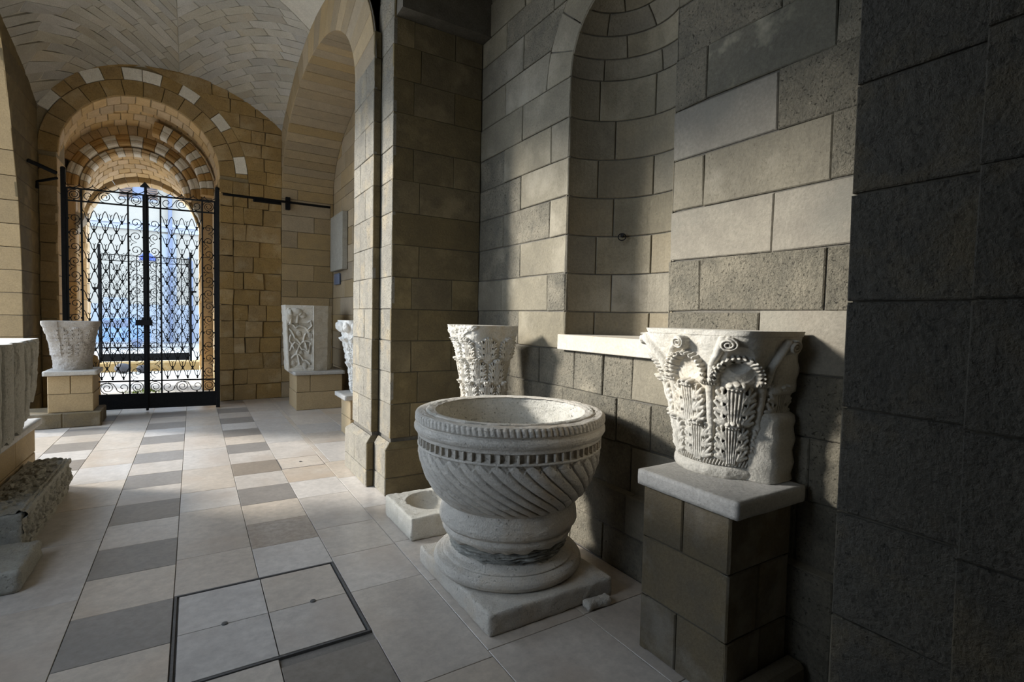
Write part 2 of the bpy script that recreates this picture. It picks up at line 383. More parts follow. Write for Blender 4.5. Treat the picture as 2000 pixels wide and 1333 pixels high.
# ---- right wall of the near bay, with niche
wb = MB()
def wallbox(*a): wb.box(*a)
wallbox(XW+.012, 3.05, 0, NY-NR-.0, 0, 5.4); wallbox(XW+.012, 3.05, NY+NR, 5.3, 0, 5.4)
wallbox(XW+.012, 3.05, NY-NR, NY+NR, 0, 1.41); wallbox(XW+.012, 3.05, NY-NR, NY+NR, 3.9, 5.4)
wallbox(2.9, 3.05, NY-NR, NY+NR, 1.41, 3.9)
wallbox(XW-.028, XW+.012, YC0, YC1, 0, .47)
wall_right = struct(wb.build('wall_right', 'mortar', center=False), 'recessed wall of grey-brown stone blocks behind the font')
jA = [4.01, 3.305, 1.876, 1.215]; jB = [3.723, 1.471]
def wjo(i):
    if i < 2: return [4.1-.5*i*.5, 3.45, 2.9, 2.55-.2*i, 2.0, 1.5+.2*i, 1.1]
    if i == 2: return [3.9, 3.3, 2.8, 2.35, 1.9, 1.3]
    if i == 3: return [4.0, 3.5, 3.08, 2.5, 2.2, 1.75, 1.25]
    if i == 4: return [3.85, 3.4, 2.95, 2.638, 2.36, 1.95, 1.55]
    if i == 5: return [3.723, 1.524]
    return jA if i % 2 == 0 else jB
wsmooth = {}
def wmat(i, y):
    if y < 2.1:
        if i == 5: return 'wall_pale' if y < 1.52 else 'wall_rough'
        if i == 6: return 'wall_rough'
        if i == 7: return 'wall_pale'
        if i == 8: return 'wall_rough' if y < 1.215 else 'wall_smooth'
        if i == 9: return 'wall_pale' if y > 1.471 else 'wall_rough'
        if i == 10: return 'wall_patch' if 1.2 < y < 1.88 else 'wall_rough'
        return 'wall_rough'
    if i < 6: return 'wall_rough' if rnd.random() < .75 else 'wall_smooth'
    return rnd.choice(['wall_smooth', 'wall_smooth', 'wall_smooth', 'wall_rough'])
SW = planeX(XW)
Z = sorted(ZC)
def row(i, segs, S=SW, mt=wmat, par=wall_right, js=None, **kw):
    z0, z1 = Z[i], Z[i+1]
    for a, b_ in segs:
        jj = [a]+sorted(j for j in (js or wjo(i)) if a+.06 < j < b_-.06)+[b_]
        for p, q in zip(jj[:-1], jj[1:]):
            mm = mt(i, (p+q)/2) if callable(mt) else mt
            patch('stone_block', S, rect(p, q, z0, z1), mm, par, ns=1, nt=1, gap=.006, jit=.004, ch=.0055, edge=.006, **kw)
for i in range(len(Z)-1):
    if i < 2:
        row(i, [(YC0, YC1)], S=planeX(XW-.04)); continue
    if Z[i] < 1.3: row(i, [(YC0, YC1)])
    elif Z[i] < 3.38: row(i, [(YC0, NY-NR), (NY+NR, YC1)])
    else:
        RR = .80
        def edge_(z): d = z-3.385; return math.sqrt(max(0, RR*RR-d*d)) if d < RR else 0
        for sg in (-1, 1):
            e0, e1 = edge_(Z[i]), edge_(Z[i+1])
            o0 = YC0 if sg < 0 else YC1
            js = sorted([j for j in wjo(i) if (j-NY)*sg > max(e0, e1)+.08], key=lambda j: abs(j-NY))
            prev = (NY+sg*e0, NY+sg*e1)
            for j in js+[o0]:
                qd = [(prev[0], Z[i]), (j, Z[i]), (j, Z[i+1]), (prev[1], Z[i+1])]
                if sg < 0: qd = [qd[1], qd[0], qd[3], qd[2]]
                patch('stone_block', SW, qd, wmat(i, j-.1 if sg > 0 else j), wall_right, gap=.008, jit=.003, ch=.006); prev = (j, j)
# bevelled ledge on top of the wall plinth
for a, b_ in ((.712, 1.5), (1.5, 2.3), (2.3, 3.0), (3.0, 3.8), (3.8, 4.455)):
    S = lambda s, t: (np.array([XW-.04+.04*t, s, .50+.018*t]), np.array([-.4, 0, .9]))
    patch('ledge_stone', S, rect(a, b_, 0, 1), 'wall_smooth', wall_right, gap=.006, depth=.03, ch=.002, sc_=(1, .045))
# niche: voussoirs round the head, curved blocks, half dome, sill
for k in range(9):
    a0, a1 = PI*k/9, PI*(k+1)/9
    S = lambda s, t: (np.array([XW, NY+t*math.cos(s), 3.385+t*math.sin(s)]), np.array([-1, 0, 0.]))
    patch('niche_voussoir', S, rect(a0, a1, NR, .80), 'wall_smooth', wall_right, ns=3, nt=1, gap=.007, jit=.002, ch=.005, sc_=(.65, 1))
SN = lambda s, t: (np.array([XW+NR*math.sin(s)*1.0, NY+NR*math.cos(s), t]), np.array([-math.sin(s), -math.cos(s), 0]))
nz = [1.45]+[z for z in Z if 1.5 < z < 3.4]
for i in range(len(nz)-1):
    js = [0]+([.75, 1.75, 2.55] if i % 2 else [.5, 1.35, 2.2])+[PI]
    for a, c_ in zip(js[:-1], js[1:]):
        patch('niche_block', SN, rect(a, c_, nz[i], nz[i+1]), rnd.choice(['wall_smooth', 'niche', 'wall_smooth']), wall_right, ns=7, nt=1, gap=.007, jit=.001, ch=.005, sc_=(NR, 1))
def SD(s, t):  # half dome, s azimuth, t elevation
    d = np.array([math.sin(s)*math.cos(t), math.cos(s)*math.cos(t), math.sin(t)]); return np.array([XW, NY, 3.385])+NR*d, -d
el = [0, .3, .6, .9, 1.2, 1.5]
for i in range(5):
    js = [0]+([.9, 2.0] if i % 2 else [.55, 1.45, 2.4])+[PI]
    for a, c_ in zip(js[:-1], js[1:]):
        patch('niche_dome_block', SD, rect(a, c_, el[i], el[i+1]), 'wall_smooth', wall_right, ns=7, nt=3, gap=.007, jit=.001, ch=.004, sc_=(NR*math.cos((el[i]+el[i+1])/2), NR))
th = np.linspace(0, PI, 25); ph = np.linspace(0, PI/2, 10)
P = np.array([[(XW+(NR+.012)*math.sin(a)*1, NY+(NR+.012)*math.cos(a), z) for z in (1.4, 3.385)] for a in th]); grid('niche_backing', P, 'mortar', wall_right)
P = np.array([[np.array([XW, NY, 3.385])+(NR+.012)*np.array([math.sin(a)*math.cos(e), math.cos(a)*math.cos(e), math.sin(e)]) for e in ph] for a in th]); grid('niche_backing', P, 'mortar', wall_right)
sill = MB().box(XW-.05, XW+.02, NY-NR-.03, NY+NR+.02, 1.378, 1.49, .004)
n = 17
for k in range(n-1):
    a, c_ = PI*k/(n-1), PI*(k+1)/(n-1); r_ = NR-.004
    V = [(XW+.02, NY, 1.49), (XW+.02+r_*math.sin(a)*.95, NY+r_*math.cos(a), 1.49), (XW+.02+r_*math.sin(c_)*.95, NY+r_*math.cos(c_), 1.49)]
    sill.add(V+[(x, y, 1.44) for x, y, z in V], [(0, 2, 1), (3, 4, 5), (1, 2, 5, 4)])
tag(sill.build('niche_sill', 'sill'), 'cream stone sill slab across the foot of the wall niche', 'sill')
MB().tube([(2.744, 2.890, 2.235), (2.705, 2.859, 2.235)], .012, 8).tube([(2.712+.018*math.cos(a), 2.865-.022*math.cos(a), 2.222+.026*math.sin(a)) for a in np.linspace(0, 2*PI, 13)], .004, 5).build('iron_ring', 'iron', wall_right)
for i in (0, 1):
    row(i, [], S=SW)

# ---- piers on the right (same section mirrored)
def pier_right(nm, ya, yb0, yb1, far_face, label, m_side, m_front, m_frontA):
    """A: proud strip [ya..] at X=XA; B strips at XB; side faces"""
    pass
def JX(i): return [1.68, 2.08] if i % 2 == 0 else [1.745]
# far pier: B strip Y 4.455..4.79 (X=1.49), A strip 4.77..5.46 (X=1.42)
pb = MB().box(XB+.012, 2.4, 4.467, 5.448, 0, 5.2).box(XA+.012, XB+.02, 4.802, 5.448, 0, 4.1)
pier = struct(pb.build('wall_pier_far', 'mortar', center=False), 'compound stone pier between the two bays')
zs = [.47]+Z[3:]
Sside = planeY(YC1); SB = planeX(XB); SA = planeX(XA); SAn = planeY(4.79)
courses(Sside, XB, XW, Z[2:], lambda i: JX(i) if i not in (6, 9) else [], 'pier_brown', pier, gap=.0045, jit=.002, ch=.0035, edge=.002)
courses(SB, YC1, 4.79, Z[2:], lambda i: [], 'pier_grey', pier, gap=.0045, jit=.002, ch=.004, edge=.003)
courses(SA, 4.79, 5.46, [z for z in Z[2:] if z < 4.0], lambda i: [5.05] if i % 2 else [5.22], 'pier_grey', pier, gap=.0045, jit=.002, ch=.004, edge=.003)
courses(SAn, XA, XB, [z for z in Z[2:] if z < 4.3], lambda i: [], 'pier_brown', pier, gap=.0045, ch=.004)
# back side of far pier (facing the far bay)
courses(planeY(5.46, 1), XA, XW, [z for z in Z[2:] if z < 4.0], lambda i: [1.9], 'pier_grey', pier, gap=.0045, ch=.0035)
# plinth of the pier
def plinth(par, o=.06, zt=.47, zb=.415):
    # outline in plan (X,Y) with two strips, going from wall corner round
    def face(P0, P1, Nn, cuts, mt, e0, e1):
        P0 = np.array(P0); P1 = np.array(P1); L_ = np.linalg.norm(P1-P0); d = (P1-P0)/L_
        S = lambda s, t: (np.array([*(P0+d*s), t]), np.array([Nn[0], Nn[1], 0.]))
        for z0, z1 in ((0, .16), (.16, zb)):
            cc = [0]+(cuts if z0 > 0 else [c_+.12 for c_ in cuts])+[L_]
            for a, b_ in zip(cc[:-1], cc[1:]): patch('plinth_stone', S, rect(a, b_, z0, z1), mt, par, gap=.006, ch=.006, jit=.002)
        S2 = lambda s, t: (np.array([*(P0+d*s-np.array(Nn)*o*t), zb+(zt-zb)*t]), np.array([Nn[0]*.7, Nn[1]*.7, .7]))
        patch('plinth_stone', S2, ((0, 0), (L_, 0), (L_-e1*o, 1), (e0*o, 1)), mt, par, gap=.003, ch=.003, depth=.04, sc_=(1, .08))
    face((XB-o, YC1-o), (XW-.04, YC1-o), (0, -1), [.36], 'pier_brown', 1, 0)
    face((XB-o, YC1-o), (XB-o, 4.79-o), (-1, 0), [], 'pier_grey', 1, -1)
    face((XA-o, 4.79-o), (XB-o, 4.79-o), (0, -1), [], 'pier_brown', 1, -1)
    face((XA-o, 4.79-o), (XA-o, 5.46+o), (-1, 0), [.42], 'pier_grey', 1, 1)
    face((XA-o, 5.46+o), (XW-.04, 5.46+o), (0, 1), [.42], 'pier_grey', 1, 0)
    MB().box(XB-o+.01, XW, YC1-o+.01, 5.46+o-.01, 0, zb-.005).box(XA-o+.01, XB, 4.79-o+.01, 5.46+o-.01, 0, zb-.005).build('plinth_core', 'mortar', par)
plinth(pier)

# ---- near pier on the right edge
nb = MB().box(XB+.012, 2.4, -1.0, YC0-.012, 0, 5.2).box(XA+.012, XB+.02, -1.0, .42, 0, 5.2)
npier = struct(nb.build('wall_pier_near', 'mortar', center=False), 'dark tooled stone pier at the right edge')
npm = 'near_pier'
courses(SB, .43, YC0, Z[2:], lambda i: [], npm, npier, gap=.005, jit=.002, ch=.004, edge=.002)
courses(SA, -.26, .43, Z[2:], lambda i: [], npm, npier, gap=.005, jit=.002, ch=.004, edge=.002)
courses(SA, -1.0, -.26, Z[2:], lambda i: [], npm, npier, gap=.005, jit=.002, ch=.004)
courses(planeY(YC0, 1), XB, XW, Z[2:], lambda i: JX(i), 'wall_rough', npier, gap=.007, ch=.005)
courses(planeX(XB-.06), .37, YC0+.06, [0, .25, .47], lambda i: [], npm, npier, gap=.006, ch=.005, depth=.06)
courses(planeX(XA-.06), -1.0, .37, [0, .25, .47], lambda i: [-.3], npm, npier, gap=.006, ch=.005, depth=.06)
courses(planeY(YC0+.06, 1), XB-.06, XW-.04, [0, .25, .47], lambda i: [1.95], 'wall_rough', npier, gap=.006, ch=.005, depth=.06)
# ---- near bay arch soffit (semi ellipse between the piers at X>=XB)
def ell(cy, a, z0, r, th_): return cy+a*math.cos(th_), z0+r*math.sin(th_)
def soffit(S, n_, x0, x1, mt, par, nm='soffit_stone', split=None, scl=1.9):
    for k in range(n_):
        a0, a1 = PI*k/n_, PI*(k+1)/n_
        xs = [x0]+([split[k % 2]] if split else [])+[x1]
        for a, b_ in zip(xs[:-1], xs[1:]):
            patch(nm, S, ((a0, a), (a0, b_), (a1, b_), (a1, a)), mt, par, ns=1, nt=3, gap=.007, jit=.002, ch=.005, sc_=(scl, 1))
cyN, aN, zN, rN = (YC0+YC1)/2, (YC1-YC0)/2, 4.2, 1.15
def SoffN(th_, x):
    y, z = ell(cyN, aN, zN, rN, th_); n_ = np.array([0, -math.cos(th_)/aN, -math.sin(th_)/rN]); return np.array([x, y, z]), n_/np.linalg.norm(n_)
arch_near = struct(MB().box(XB+.02, 3.0, YC0-.6, YC1+.9, 5.5, 5.9).build('wall_arch_near', 'mortar', center=False), 'arch over the near bay')
soffit(SoffN, 20, XB, XW+.0, 'pier_brown', arch_near, split=(1.8, 2.05))
def face_ring(nm, S0, a0, a1, n_, in_, out_, mt, par, X, sg=-1, **kw):
    cy, ai, zi, ri = in_; _, ao, zo, ro = out_
    def S(th_, t):
        yi, z_i = ell(cy, ai, zi, ri, th_); yo, z_o = ell(cy, ao, zo, ro, th_)
        return np.array([X, yi+(yo-yi)*t, z_i+(z_o-z_i)*t]), np.array([sg, 0, 0.])
    for k in range(n_):
        b0, b1 = a0+(a1-a0)*k/n_, a0+(a1-a0)*(k+1)/n_
        patch(nm, S, ((b0, 0), (b0, 1), (b1, 1), (b1, 0)), mt, par, ns=1, nt=3, gap=.007, jit=.002, ch=.005, sc_=(ai, ao-ai), **kw)
face_ring('arch_stone', None, 0, PI, 17, (cyN, aN, zN, rN), (cyN, aN+.45, zN, rN+.4), 'pier_grey', arch_near, XB)

# ---- far bay on the right: arch ring, soffit, jamb, back wall
cyF, aF, zF, rF = 8.03, 2.57, 3.95, 1.26
afar = struct(MB().box(2.0, 3.1, 5.0, 10.9, 5.6, 6.0).build('wall_arch_far', 'mortar', center=False), 'tall arch of tan blocks in the far bay')
aO, rO = 3.24, 1.70
face_ring('arch_stone', None, .0, PI, 22, (cyF, aF, zF, rF), (cyF, aO, zF, rO), 'arch_tan', afar, XA)
def SoffF(th_, x):
    y, z = ell(cyF, aF, zF, rF, th_); n_ = np.array([0, -math.cos(th_)/aF, -math.sin(th_)/rF]); return np.array([x, y, z]), n_/np.linalg.norm(n_)
soffit(SoffF, 30, XA, XW, 'arch_tan', afar, scl=2.3)
th = np.linspace(0, PI, 41)
for (cc, aa, zz, rr, x0, x1) in ((cyF, aF+.012, zF, rF+.012, XA+.012, 3.0), (cyN, aN+.012, zN, rN+.012, XB+.012, 3.0)):
    P = np.array([[(x, *ell(cc, aa, zz, rr, t)) for x in (x0, x1)] for t in th]); grid('arch_backing', P, 'mortar', afar)
Pm = np.array([[(XA+.012, *ell(cyF, a_, zF, r_, t)) for a_, r_ in ((aF+.01, rF+.01), (aO+.02, rO+.02))] for t in th]); grid('arch_backing', Pm, 'mortar', afar)
Pm = np.array([[(XB+.012, *ell(cyN, a_, zN, r_, t)) for a_, r_ in ((aN+.01, rN+.01), (aN+1.2, rN+1.2))] for t in th]); grid('arch_backing', Pm, 'mortar', afar)
# dark filling between the two arches above the pier
MB().box(XB+.02, 2.4, 4.3, 5.6, 4.2, 6.3).build('arch_backing', 'mortar', afar)
# jamb facing the camera at Y=10.6 and back wall at X=2.36
fb = MB().box(XA+.03, 3.1, 10.612, 11.2, 0, 6.2)
fb.box(XW+.012, 3.1, 5.46, 10.62, 0, 5.8)
wall_far_bay = struct(fb.build('wall_far_bay', 'mortar', center=False), 'tan block walls of the far bay recess')
zj = [0, .3, .62, .95, 1.28, 1.60, 1.92, 2.23, 2.54, 2.85, 3.16, 3.46, 3.76, 3.95]
courses(planeY(10.6), XA, XW, zj, lambda i: [1.7+.3*(i % 3)], 'arch_tan', wall_far_bay, gap=.007, jit=.002, ch=.005)
zj2 = zj+[4.25, 4.55, 4.85, 5.15, 5.4]
courses(planeX(XW), 5.46, 10.6, zj2, lambda i: [6.2+.3*(i % 2), 7.1+.3*(i % 2), 8.0+.3*(i % 2), 8.9+.3*(i % 2), 9.7+.3*(i % 2)], 'arch_tan', wall_far_bay, gap=.006, jit=.002, ch=.004)

# ---- gate wall at Y=10.6
YG = 10.6; GX, GZ, G1, G2, G3 = -.68, 4.02, 1.09, 1.34, 1.535
gb = MB()
gb.box(.42, 1.45, YG+.04, 11.3, 0, 6.6).box(-2.6, -1.80, YG+.04, 11.3, 0, 6.6).box(-1.81, .43, YG+.04, 11.3, 5.22, 6.6)
wall_gate = struct(gb.build('wall_gate', 'mortar_tan', center=False), 'ochre ashlar end wall with the striped gateway arch')
SG = planeY(YG)
def ring(S, n_, cx, cz, r0, r1, mats, par, a0=0., a1=PI, nm='voussoir', gap=.008, zr=1., Y=YG, depth=.05, h=0., jit=.004, lens=None):
    def Sf(th_, r): return np.array([cx+r*math.cos(th_), Y, cz+zr*r*math.sin(th_)]), np.array([0, -1, 0.])
    bounds = np.linspace(0, 1, n_+1) if lens is None else np.cumsum([0]+list(lens))/sum(lens)
    for k in range(n_):
        b0, b1 = a0+(a1-a0)*bounds[k], a0+(a1-a0)*bounds[k+1]
        c_ = Sf((b0+b1)/2, (r0+r1)/2)[0]
        if c_[0] < -2.0 or c_[0] > 1.44: continue
        patch(nm, Sf, ((b1, r0), (b0, r0), (b0, r1), (b1, r1)), mats[k % len(mats)] if not callable(mats) else mats(k), par, ns=3, nt=1, gap=gap, h=h, jit=jit, ch=.006, sc_=((r0+r1)/2, 1), depth=depth)
ring(SG, 14, GX, GZ, G1, G2, ['portal'], wall_gate, jit=.003)
wh = {3, 5, 8, 9, 11, 12, 15, 17}
# outer ring: mixed white blocks, angles measured from the right
outer = [(0, 3, 'p'), (3, 15, 'w'), (15, 25, 'p'), (25, 34, 'p'), (34, 45, 'w'), (45, 58, 'p'), (58, 69, 'w'), (69, 80, 'p'), (80, 90.5, 'w'), (90.5, 101, 'w'), (101, 112, 'p'), (112, 123, 'w'), (123, 132, 'p'), (132, 141, 'p'), (141, 153, 'w'), (153, 166, 'p'), (166, 180, 'p')]
for a, c_, k in outer:
    ring(SG, 1, GX, GZ, G2, G3, ['portal_white' if k == 'w' else 'portal'], wall_gate, math.radians(a), math.radians(c_), h=.004)
# masonry of the wall round the arch
zg = [0, .28, .56, .86, 1.15, 1.45, 1.74, 2.02, 2.33, 2.62, 2.9, 3.2, 3.5, 3.72, 3.95]
for i in range(len(zg)-1):
    for (a, b_) in ((.40, .62), (.62, 1.42)):
        js = [a]+([] if a < .5 else sorted({round(.62+rnd.uniform(.2, .6), 3)}))+[b_]
        if a > .5 and rnd.random() < .5: js = [a, a+rnd.uniform(.16, .3), a+rnd.uniform(.42, .6), b_]
        for p, q in zip(js[:-1], js[1:]):
            patch('stone_block', SG, rect(p, q, zg[i], zg[i+1]), 'portal', wall_gate, gap=.006, jit=.012, ch=.008, h=.02 if a < .5 else (.015 if p < .9 else -.012), edge=.012, depth=.06)
    for (a, b_) in ((-2.0, -1.78),):
        patch('stone_block', SG, rect(a, b_, zg[i], zg[i+1]), 'portal', wall_gate, gap=.006, jit=.006, ch=.006, edge=.008, depth=.05)
zu = [3.95+.24*k for k in range(9)]
for i in range(len(zu)-1):
    def ex(z): d = z-GZ; return math.sqrt(G3*G3-d*d) if d < G3 else 0
    e0, e1 = ex(zu[i]), ex(zu[i+1])
    xr0, xr1 = GX+e0, GX+e1; prev = (xr0, xr1)
    x = max(xr0, xr1)+rnd.uniform(.15, .35)
    js = []
    while x < 1.3: js.append(x); x += rnd.uniform(.22, .42)
    for j in js+[1.42]:
        patch('stone_block', SG, [(prev[0], zu[i]), (j, zu[i]), (j, zu[i+1]), (prev[1], zu[i+1])], 'portal', wall_gate, gap=.006, jit=.008, ch=.006, edge=.008, depth=.05); prev = (j, j)
    xl0, xl1 = GX-e0, GX-e1
    if zu[i] > 4.6: patch('stone_block', SG, [(-2.0, zu[i]), (xl0, zu[i]), (xl1, zu[i+1]), (-2.0, zu[i+1])], 'portal', wall_gate, gap=.006, jit=.004, ch=.006, depth=.05)

# ---- passage behind the gate: barrel of small blocks, striped archivolts, porch arch
passage = struct(MB().box(-3.6, -2.2, 11.3, 12.6, 0, 6.2).box(-3.6, -2.2, 12.6, 14.4, 3.5, 6.2).box(1.0, 1.6, 11.3, 14.4, 0, 6.2).box(-3.6, 1.6, 11.3, 14.4, 5.3, 6.2).build('wall_passage', 'mortar_tan', center=False), 'ochre stone gateway passage')  # left side kept open, out of view, to let sun brighten the passage
def barrel(cx0, cx1, y0, y1, z0_, z1_, r0, r1, nr, nk, mt, par):
    def S(th_, t):
        cx = cx0+(cx1-cx0)*t; z_ = z0_+(z1_-z0_)*t; r = r0+(r1-r0)*t
        return np.array([cx+r*math.cos(th_), y0+(y1-y0)*t, z_+r*math.sin(th_)]), np.array([-math.cos(th_), 0, -math.sin(th_)])
    for j in range(nr):
        off = (j % 2)*.5
        for k in range(nk+1):
            b0, b1 = max(0, PI*(k-off)/nk), min(PI, PI*(k+1-off)/nk)
            if b1-b0 < .02: continue
            patch('barrel_stone', S, ((b0, j/nr), (b1, j/nr), (b1, (j+1)/nr), (b0, (j+1)/nr)), mt if isinstance(mt, str) else rnd.choice(mt), par, gap=.01, jit=.006, ch=.008, sc_=((r0+r1)/2, y1-y0), edge=.006)
    P = np.array([[S(t_, v_)[0]-S(t_, v_)[1]*.02 for v_ in (0, 1)] for t_ in np.linspace(0, PI, 25)]); grid('barrel_backing', P, 'mortar_tan', par)
barrel(-.68, -.74, 10.64, 11.3, 4.02, 3.97, 1.085, 1.11, 2, 17, 'passage', passage)
barrel(-.76, -.86, 11.3, 12.2, 3.93, 3.87, 1.22, 1.20, 3, 20, ['passage', 'passage', 'passage'], passage)
def jambs(x0, x1, y0, y1, z1, par, mt='passage', fr=True):
    for x, sg in ((x0, 1), (x1, -1)):
        S = planeX(x, sg); z = 0
        while z < z1-.05:
            zn = min(z1, z+rnd.uniform(.26, .36)); ym = (y0+y1)/2+rnd.uniform(-.15, .15)
            for a, b_ in ((y0, ym), (ym, y1)): patch('jamb_stone', S, rect(a, b_, z, zn), mt, par, gap=.01, jit=.006, ch=.008, edge=.006)
            z = zn
def jback(x0, x1, y0, y1, z1, par):
    MB().box(x0-.5, x0-.012, y0, y1, 0, z1).box(x1+.012, x1+.5, y0, y1, 0, z1).build('jamb_core', 'mortar', par)
jambs(-1.78, .40, 10.6, 11.3, 3.95, passage); jback(-1.78, .40, 10.66, 11.3, 3.95, passage)
jambs(-1.92, .34, 11.3, 12.2, 3.9, passage); jback(-1.92, .34, 11.3, 12.2, 3.9, passage)
def archivolt(cx, cz, y, r_in, r_out, n_, m1, m2, par, a0=0, a1=PI, th_=.22, nm='striped_voussoir', roll_=.03):
    """moulded ring: face and rounded profile in section, each voussoir one piece"""
    prof = [(r_out, 0), (r_out-.02, -.03), ((r_in+r_out)/2+.03, -.035), ((r_in+r_out)/2, -.005), ((r_in+r_out)/2-.02, -.02), (r_in+.04, -.02), (r_in+.015, .0), (r_in, .04), (r_in, th_), (r_out, th_)]
    for k in range(n_):
        b0, b1 = a0+(a1-a0)*k/n_+.006, a0+(a1-a0)*(k+1)/n_-.006
        V = []; Fs = []; kk = len(prof)
        for t_ in np.linspace(b0, b1, 4):
            for r, dy in prof: V.append((cx+r*math.cos(t_), y+dy, cz+r*math.sin(t_)))
        for i in range(3):
            for j in range(kk): a = i*kk+j; c_ = i*kk+(j+1) % kk; Fs.append((a, c_, c_+kk, a+kk))
        Fs.append(tuple(range(kk))[::-1]); Fs.append(tuple(3*kk+j for j in range(kk)))
        link(nm, V, Fs, m1 if k % 2 else m2, par)
archivolt(-.84, 3.87, 11.55, .97, 1.20, 11, 'portal_white', 'portal_dark', passage, -.05, 1.35)
archivolt(-.895, 3.84, 12.2, .88, 1.06, 15, 'portal_white', 'portal_dark', passage)
archivolt(-.90, 3.83, 12.35, .76, .88, 19, 'portal_white', 'passage', passage, nm='striped_voussoir')
ring(None, 24, -.88, 3.86, 1.0, 1.38, ['passage'], passage, Y=12.22, depth=.1)
barrel(-.90, -.90, 12.55, 13.8, 3.83, 3.45, .80, 1.02, 5, 15, ['passage', 'passage'], passage)
jambs(-1.80, .14, 12.2, 12.55, 3.84, passage); jback(-1.80, .14, 12.2, 12.55, 3.84, passage)
for x0, x1 in ((-1.94, -1.80), (.14, .42)):
    z = 0
    while z < 3.8:
        zn = min(3.84, z+.3); patch('jamb_stone', planeY(12.19), rect(x0, x1, z, zn), 'passage', passage, gap=.01, jit=.004, ch=.008); z = zn
MB().box(-3.3, -1.92, 12.3, 12.55, 0, 5.2).box(.40, 1.2, 12.3, 12.55, 0, 5.2).build('jamb_core', 'mortar', passage)
# porch end wall with plain arch
ring(None, 15, -.89, 3.38, 1.01, 1.28, ['passage'], passage, Y=13.98, depth=.3)
barrel(-.89, -.89, 13.98, 14.4, 3.38, 3.38, 1.01, 1.01, 1, 15, ['passage'], passage)
MB().box(-2.6, -1.92, 14.0, 14.4, 0, 3.38).box(.14, 1.2, 14.0, 14.4, 0, 3.38).build('jamb_core', 'mortar', passage)
jambs(-1.90, .12, 13.98, 14.4, 3.38, passage)
for x0, x1 in ((-2.45, -1.90), (.12, .60)):
    S = planeY(13.98); z = 0
    while z < 3.3:
        zn = min(3.38, z+.3); patch('jamb_stone', S, rect(x0, x1, z, zn), 'passage', passage, gap=.01, jit=.006, ch=.008); z = zn
# spandrel wall round the end arch (keeps the sky out)
sp = MB()
for k in range(16):
    a, c_ = PI*k/16, PI*(k+1)/16
    p = [(-.89+1.26*math.cos(t_), 14.05, 3.38+1.26*math.sin(t_)) for t_ in (a, c_)]; q = [(-.89+3.2*math.cos(t_), 14.05, 3.38+3.2*math.sin(t_)) for t_ in (a, c_)]
    sp.add(p+q[::-1]+[(x, y+.3, z) for x, y, z in p+q[::-1]], [(0, 1, 2, 3), (4, 7, 6, 5)])
sp.build('spandrel', 'passage', passage)
# carved imposts and corbels on the passage jambs
for x, sg, z0 in ((-1.80, 1, 3.0), (.14, -1, 3.4)):
    pts = [(0, 0), (.03, .05), (.05, .14), (.10, .2), (.13, .28), (.12, .34), (0, .36)]
    V = [(x+sg*a, 12.17, z0+b_) for a, b_ in pts]+[(x+sg*a, 12.56, z0+b_) for a, b_ in pts]; k = len(pts)
    link('impost', V, [tuple(range(k)), tuple(range(2*k-1, k-1, -1))]+[(i, i+k, (i+1) % k+k, (i+1) % k) for i in range(k)], 'marble', passage)
MB().lathe([(.14, 0), (.15, .1), (.11, .14), (.10, .2), (.10, 2.6), (.13, 2.66), (.17, 2.9), (.17, 2.95)], (.33, 13.7), 20).build('column', 'passage', passage)
MB().lathe([(.2, 0), (.2, .25), (.17, .33), (.12, .36)], (.30, 13.3), 20).build('column_base', 'marble_white', passage)
MB().lathe([(.13, 0), (.14, .1), (.11, .14), (.10, .2), (.10, 2.6), (.13, 2.66), (.19, 2.9), (.19, 2.95)], (-2.02, 13.7), 20).build('column', 'passage', passage)

# ---- outside floor, street, facade
struct(MB().box(-8, 6, 10.6, 40, -.14, -.012).build('floor_street', 'street', center=False), 'sunlit paving beyond the gates')
fs = bpy.data.objects['floor_street']
S0 = lambda s, t: (np.array([s, t, 0.]), np.array([0, 0, 1.]))
for i, y in enumerate(np.arange(10.6, 16.6, .55)):
    xs = [-2.6, -1.9+.3*(i % 2), -1.1+.3*(i % 2), -.3+.2*(i % 2), .5, 1.3]
    for a, b_ in zip(xs[:-1], xs[1:]): patch('paving_slab', S0, rect(a, b_, y, y+.55), 'pave', fs, gap=.01, depth=.011, ch=.002, jit=.002)
st = MB().box(-2.6, .9, 16.6, 17.3, -.01, .22, .01); tag(st.build('threshold_step', 'portal'), 'low stone threshold step under the far gate', 'step')
fac = empty('street_building', (-1.5, 31, 0), 'cream plastered building across the street, seen through the gates', 'building')
MB().box(-9, 7, 31, 33, 1.9, 12).build('wall', 'facade', fac); MB().box(-9, 7, 30.96, 33, 0, 1.9).build('base_course', 'facade_low', fac)
MB().box(-9, 7, 30.8, 31, 5.75, 5.9).box(-9, 7, 30.88, 31, 5.5, 5.75).build('cornice', 'frame', fac)
for wx in (-5.6, -2.2, .9):
    f = MB().box(wx-.75, wx+.75, 30.93, 31, 6.9, 9.2).build('window', 'frame', fac)
    MB().box(wx-.28, wx+.28, 30.9, 30.94, 7.0, 9.1).build('pane', 'pipe', f)
    for sx in (-.5, .5):
        sh = MB()
        for k in range(20): sh.box(wx+sx-.21, wx+sx+.21, 30.84, 30.92, 7.02+.1*k, 7.02+.1*k+.06)
        sh.box(wx+sx-.25, wx+sx-.21, 30.84, 30.93, 7, 9.1).box(wx+sx+.21, wx+sx+.25, 30.84, 30.93, 7, 9.1)
        sh.build('shutter', 'shutter', f)
MB().tube([(-.95, 30.8, 0), (-.95, 30.8, 8)], .09, 10).build('downpipe', 'pipe', fac)
MB().tube([(-.05, 30.8, 0), (-.05, 30.8, 4.1), (-.2, 30.75, 4.3)], .06, 8).build('vent_pipe', 'pipe', fac)
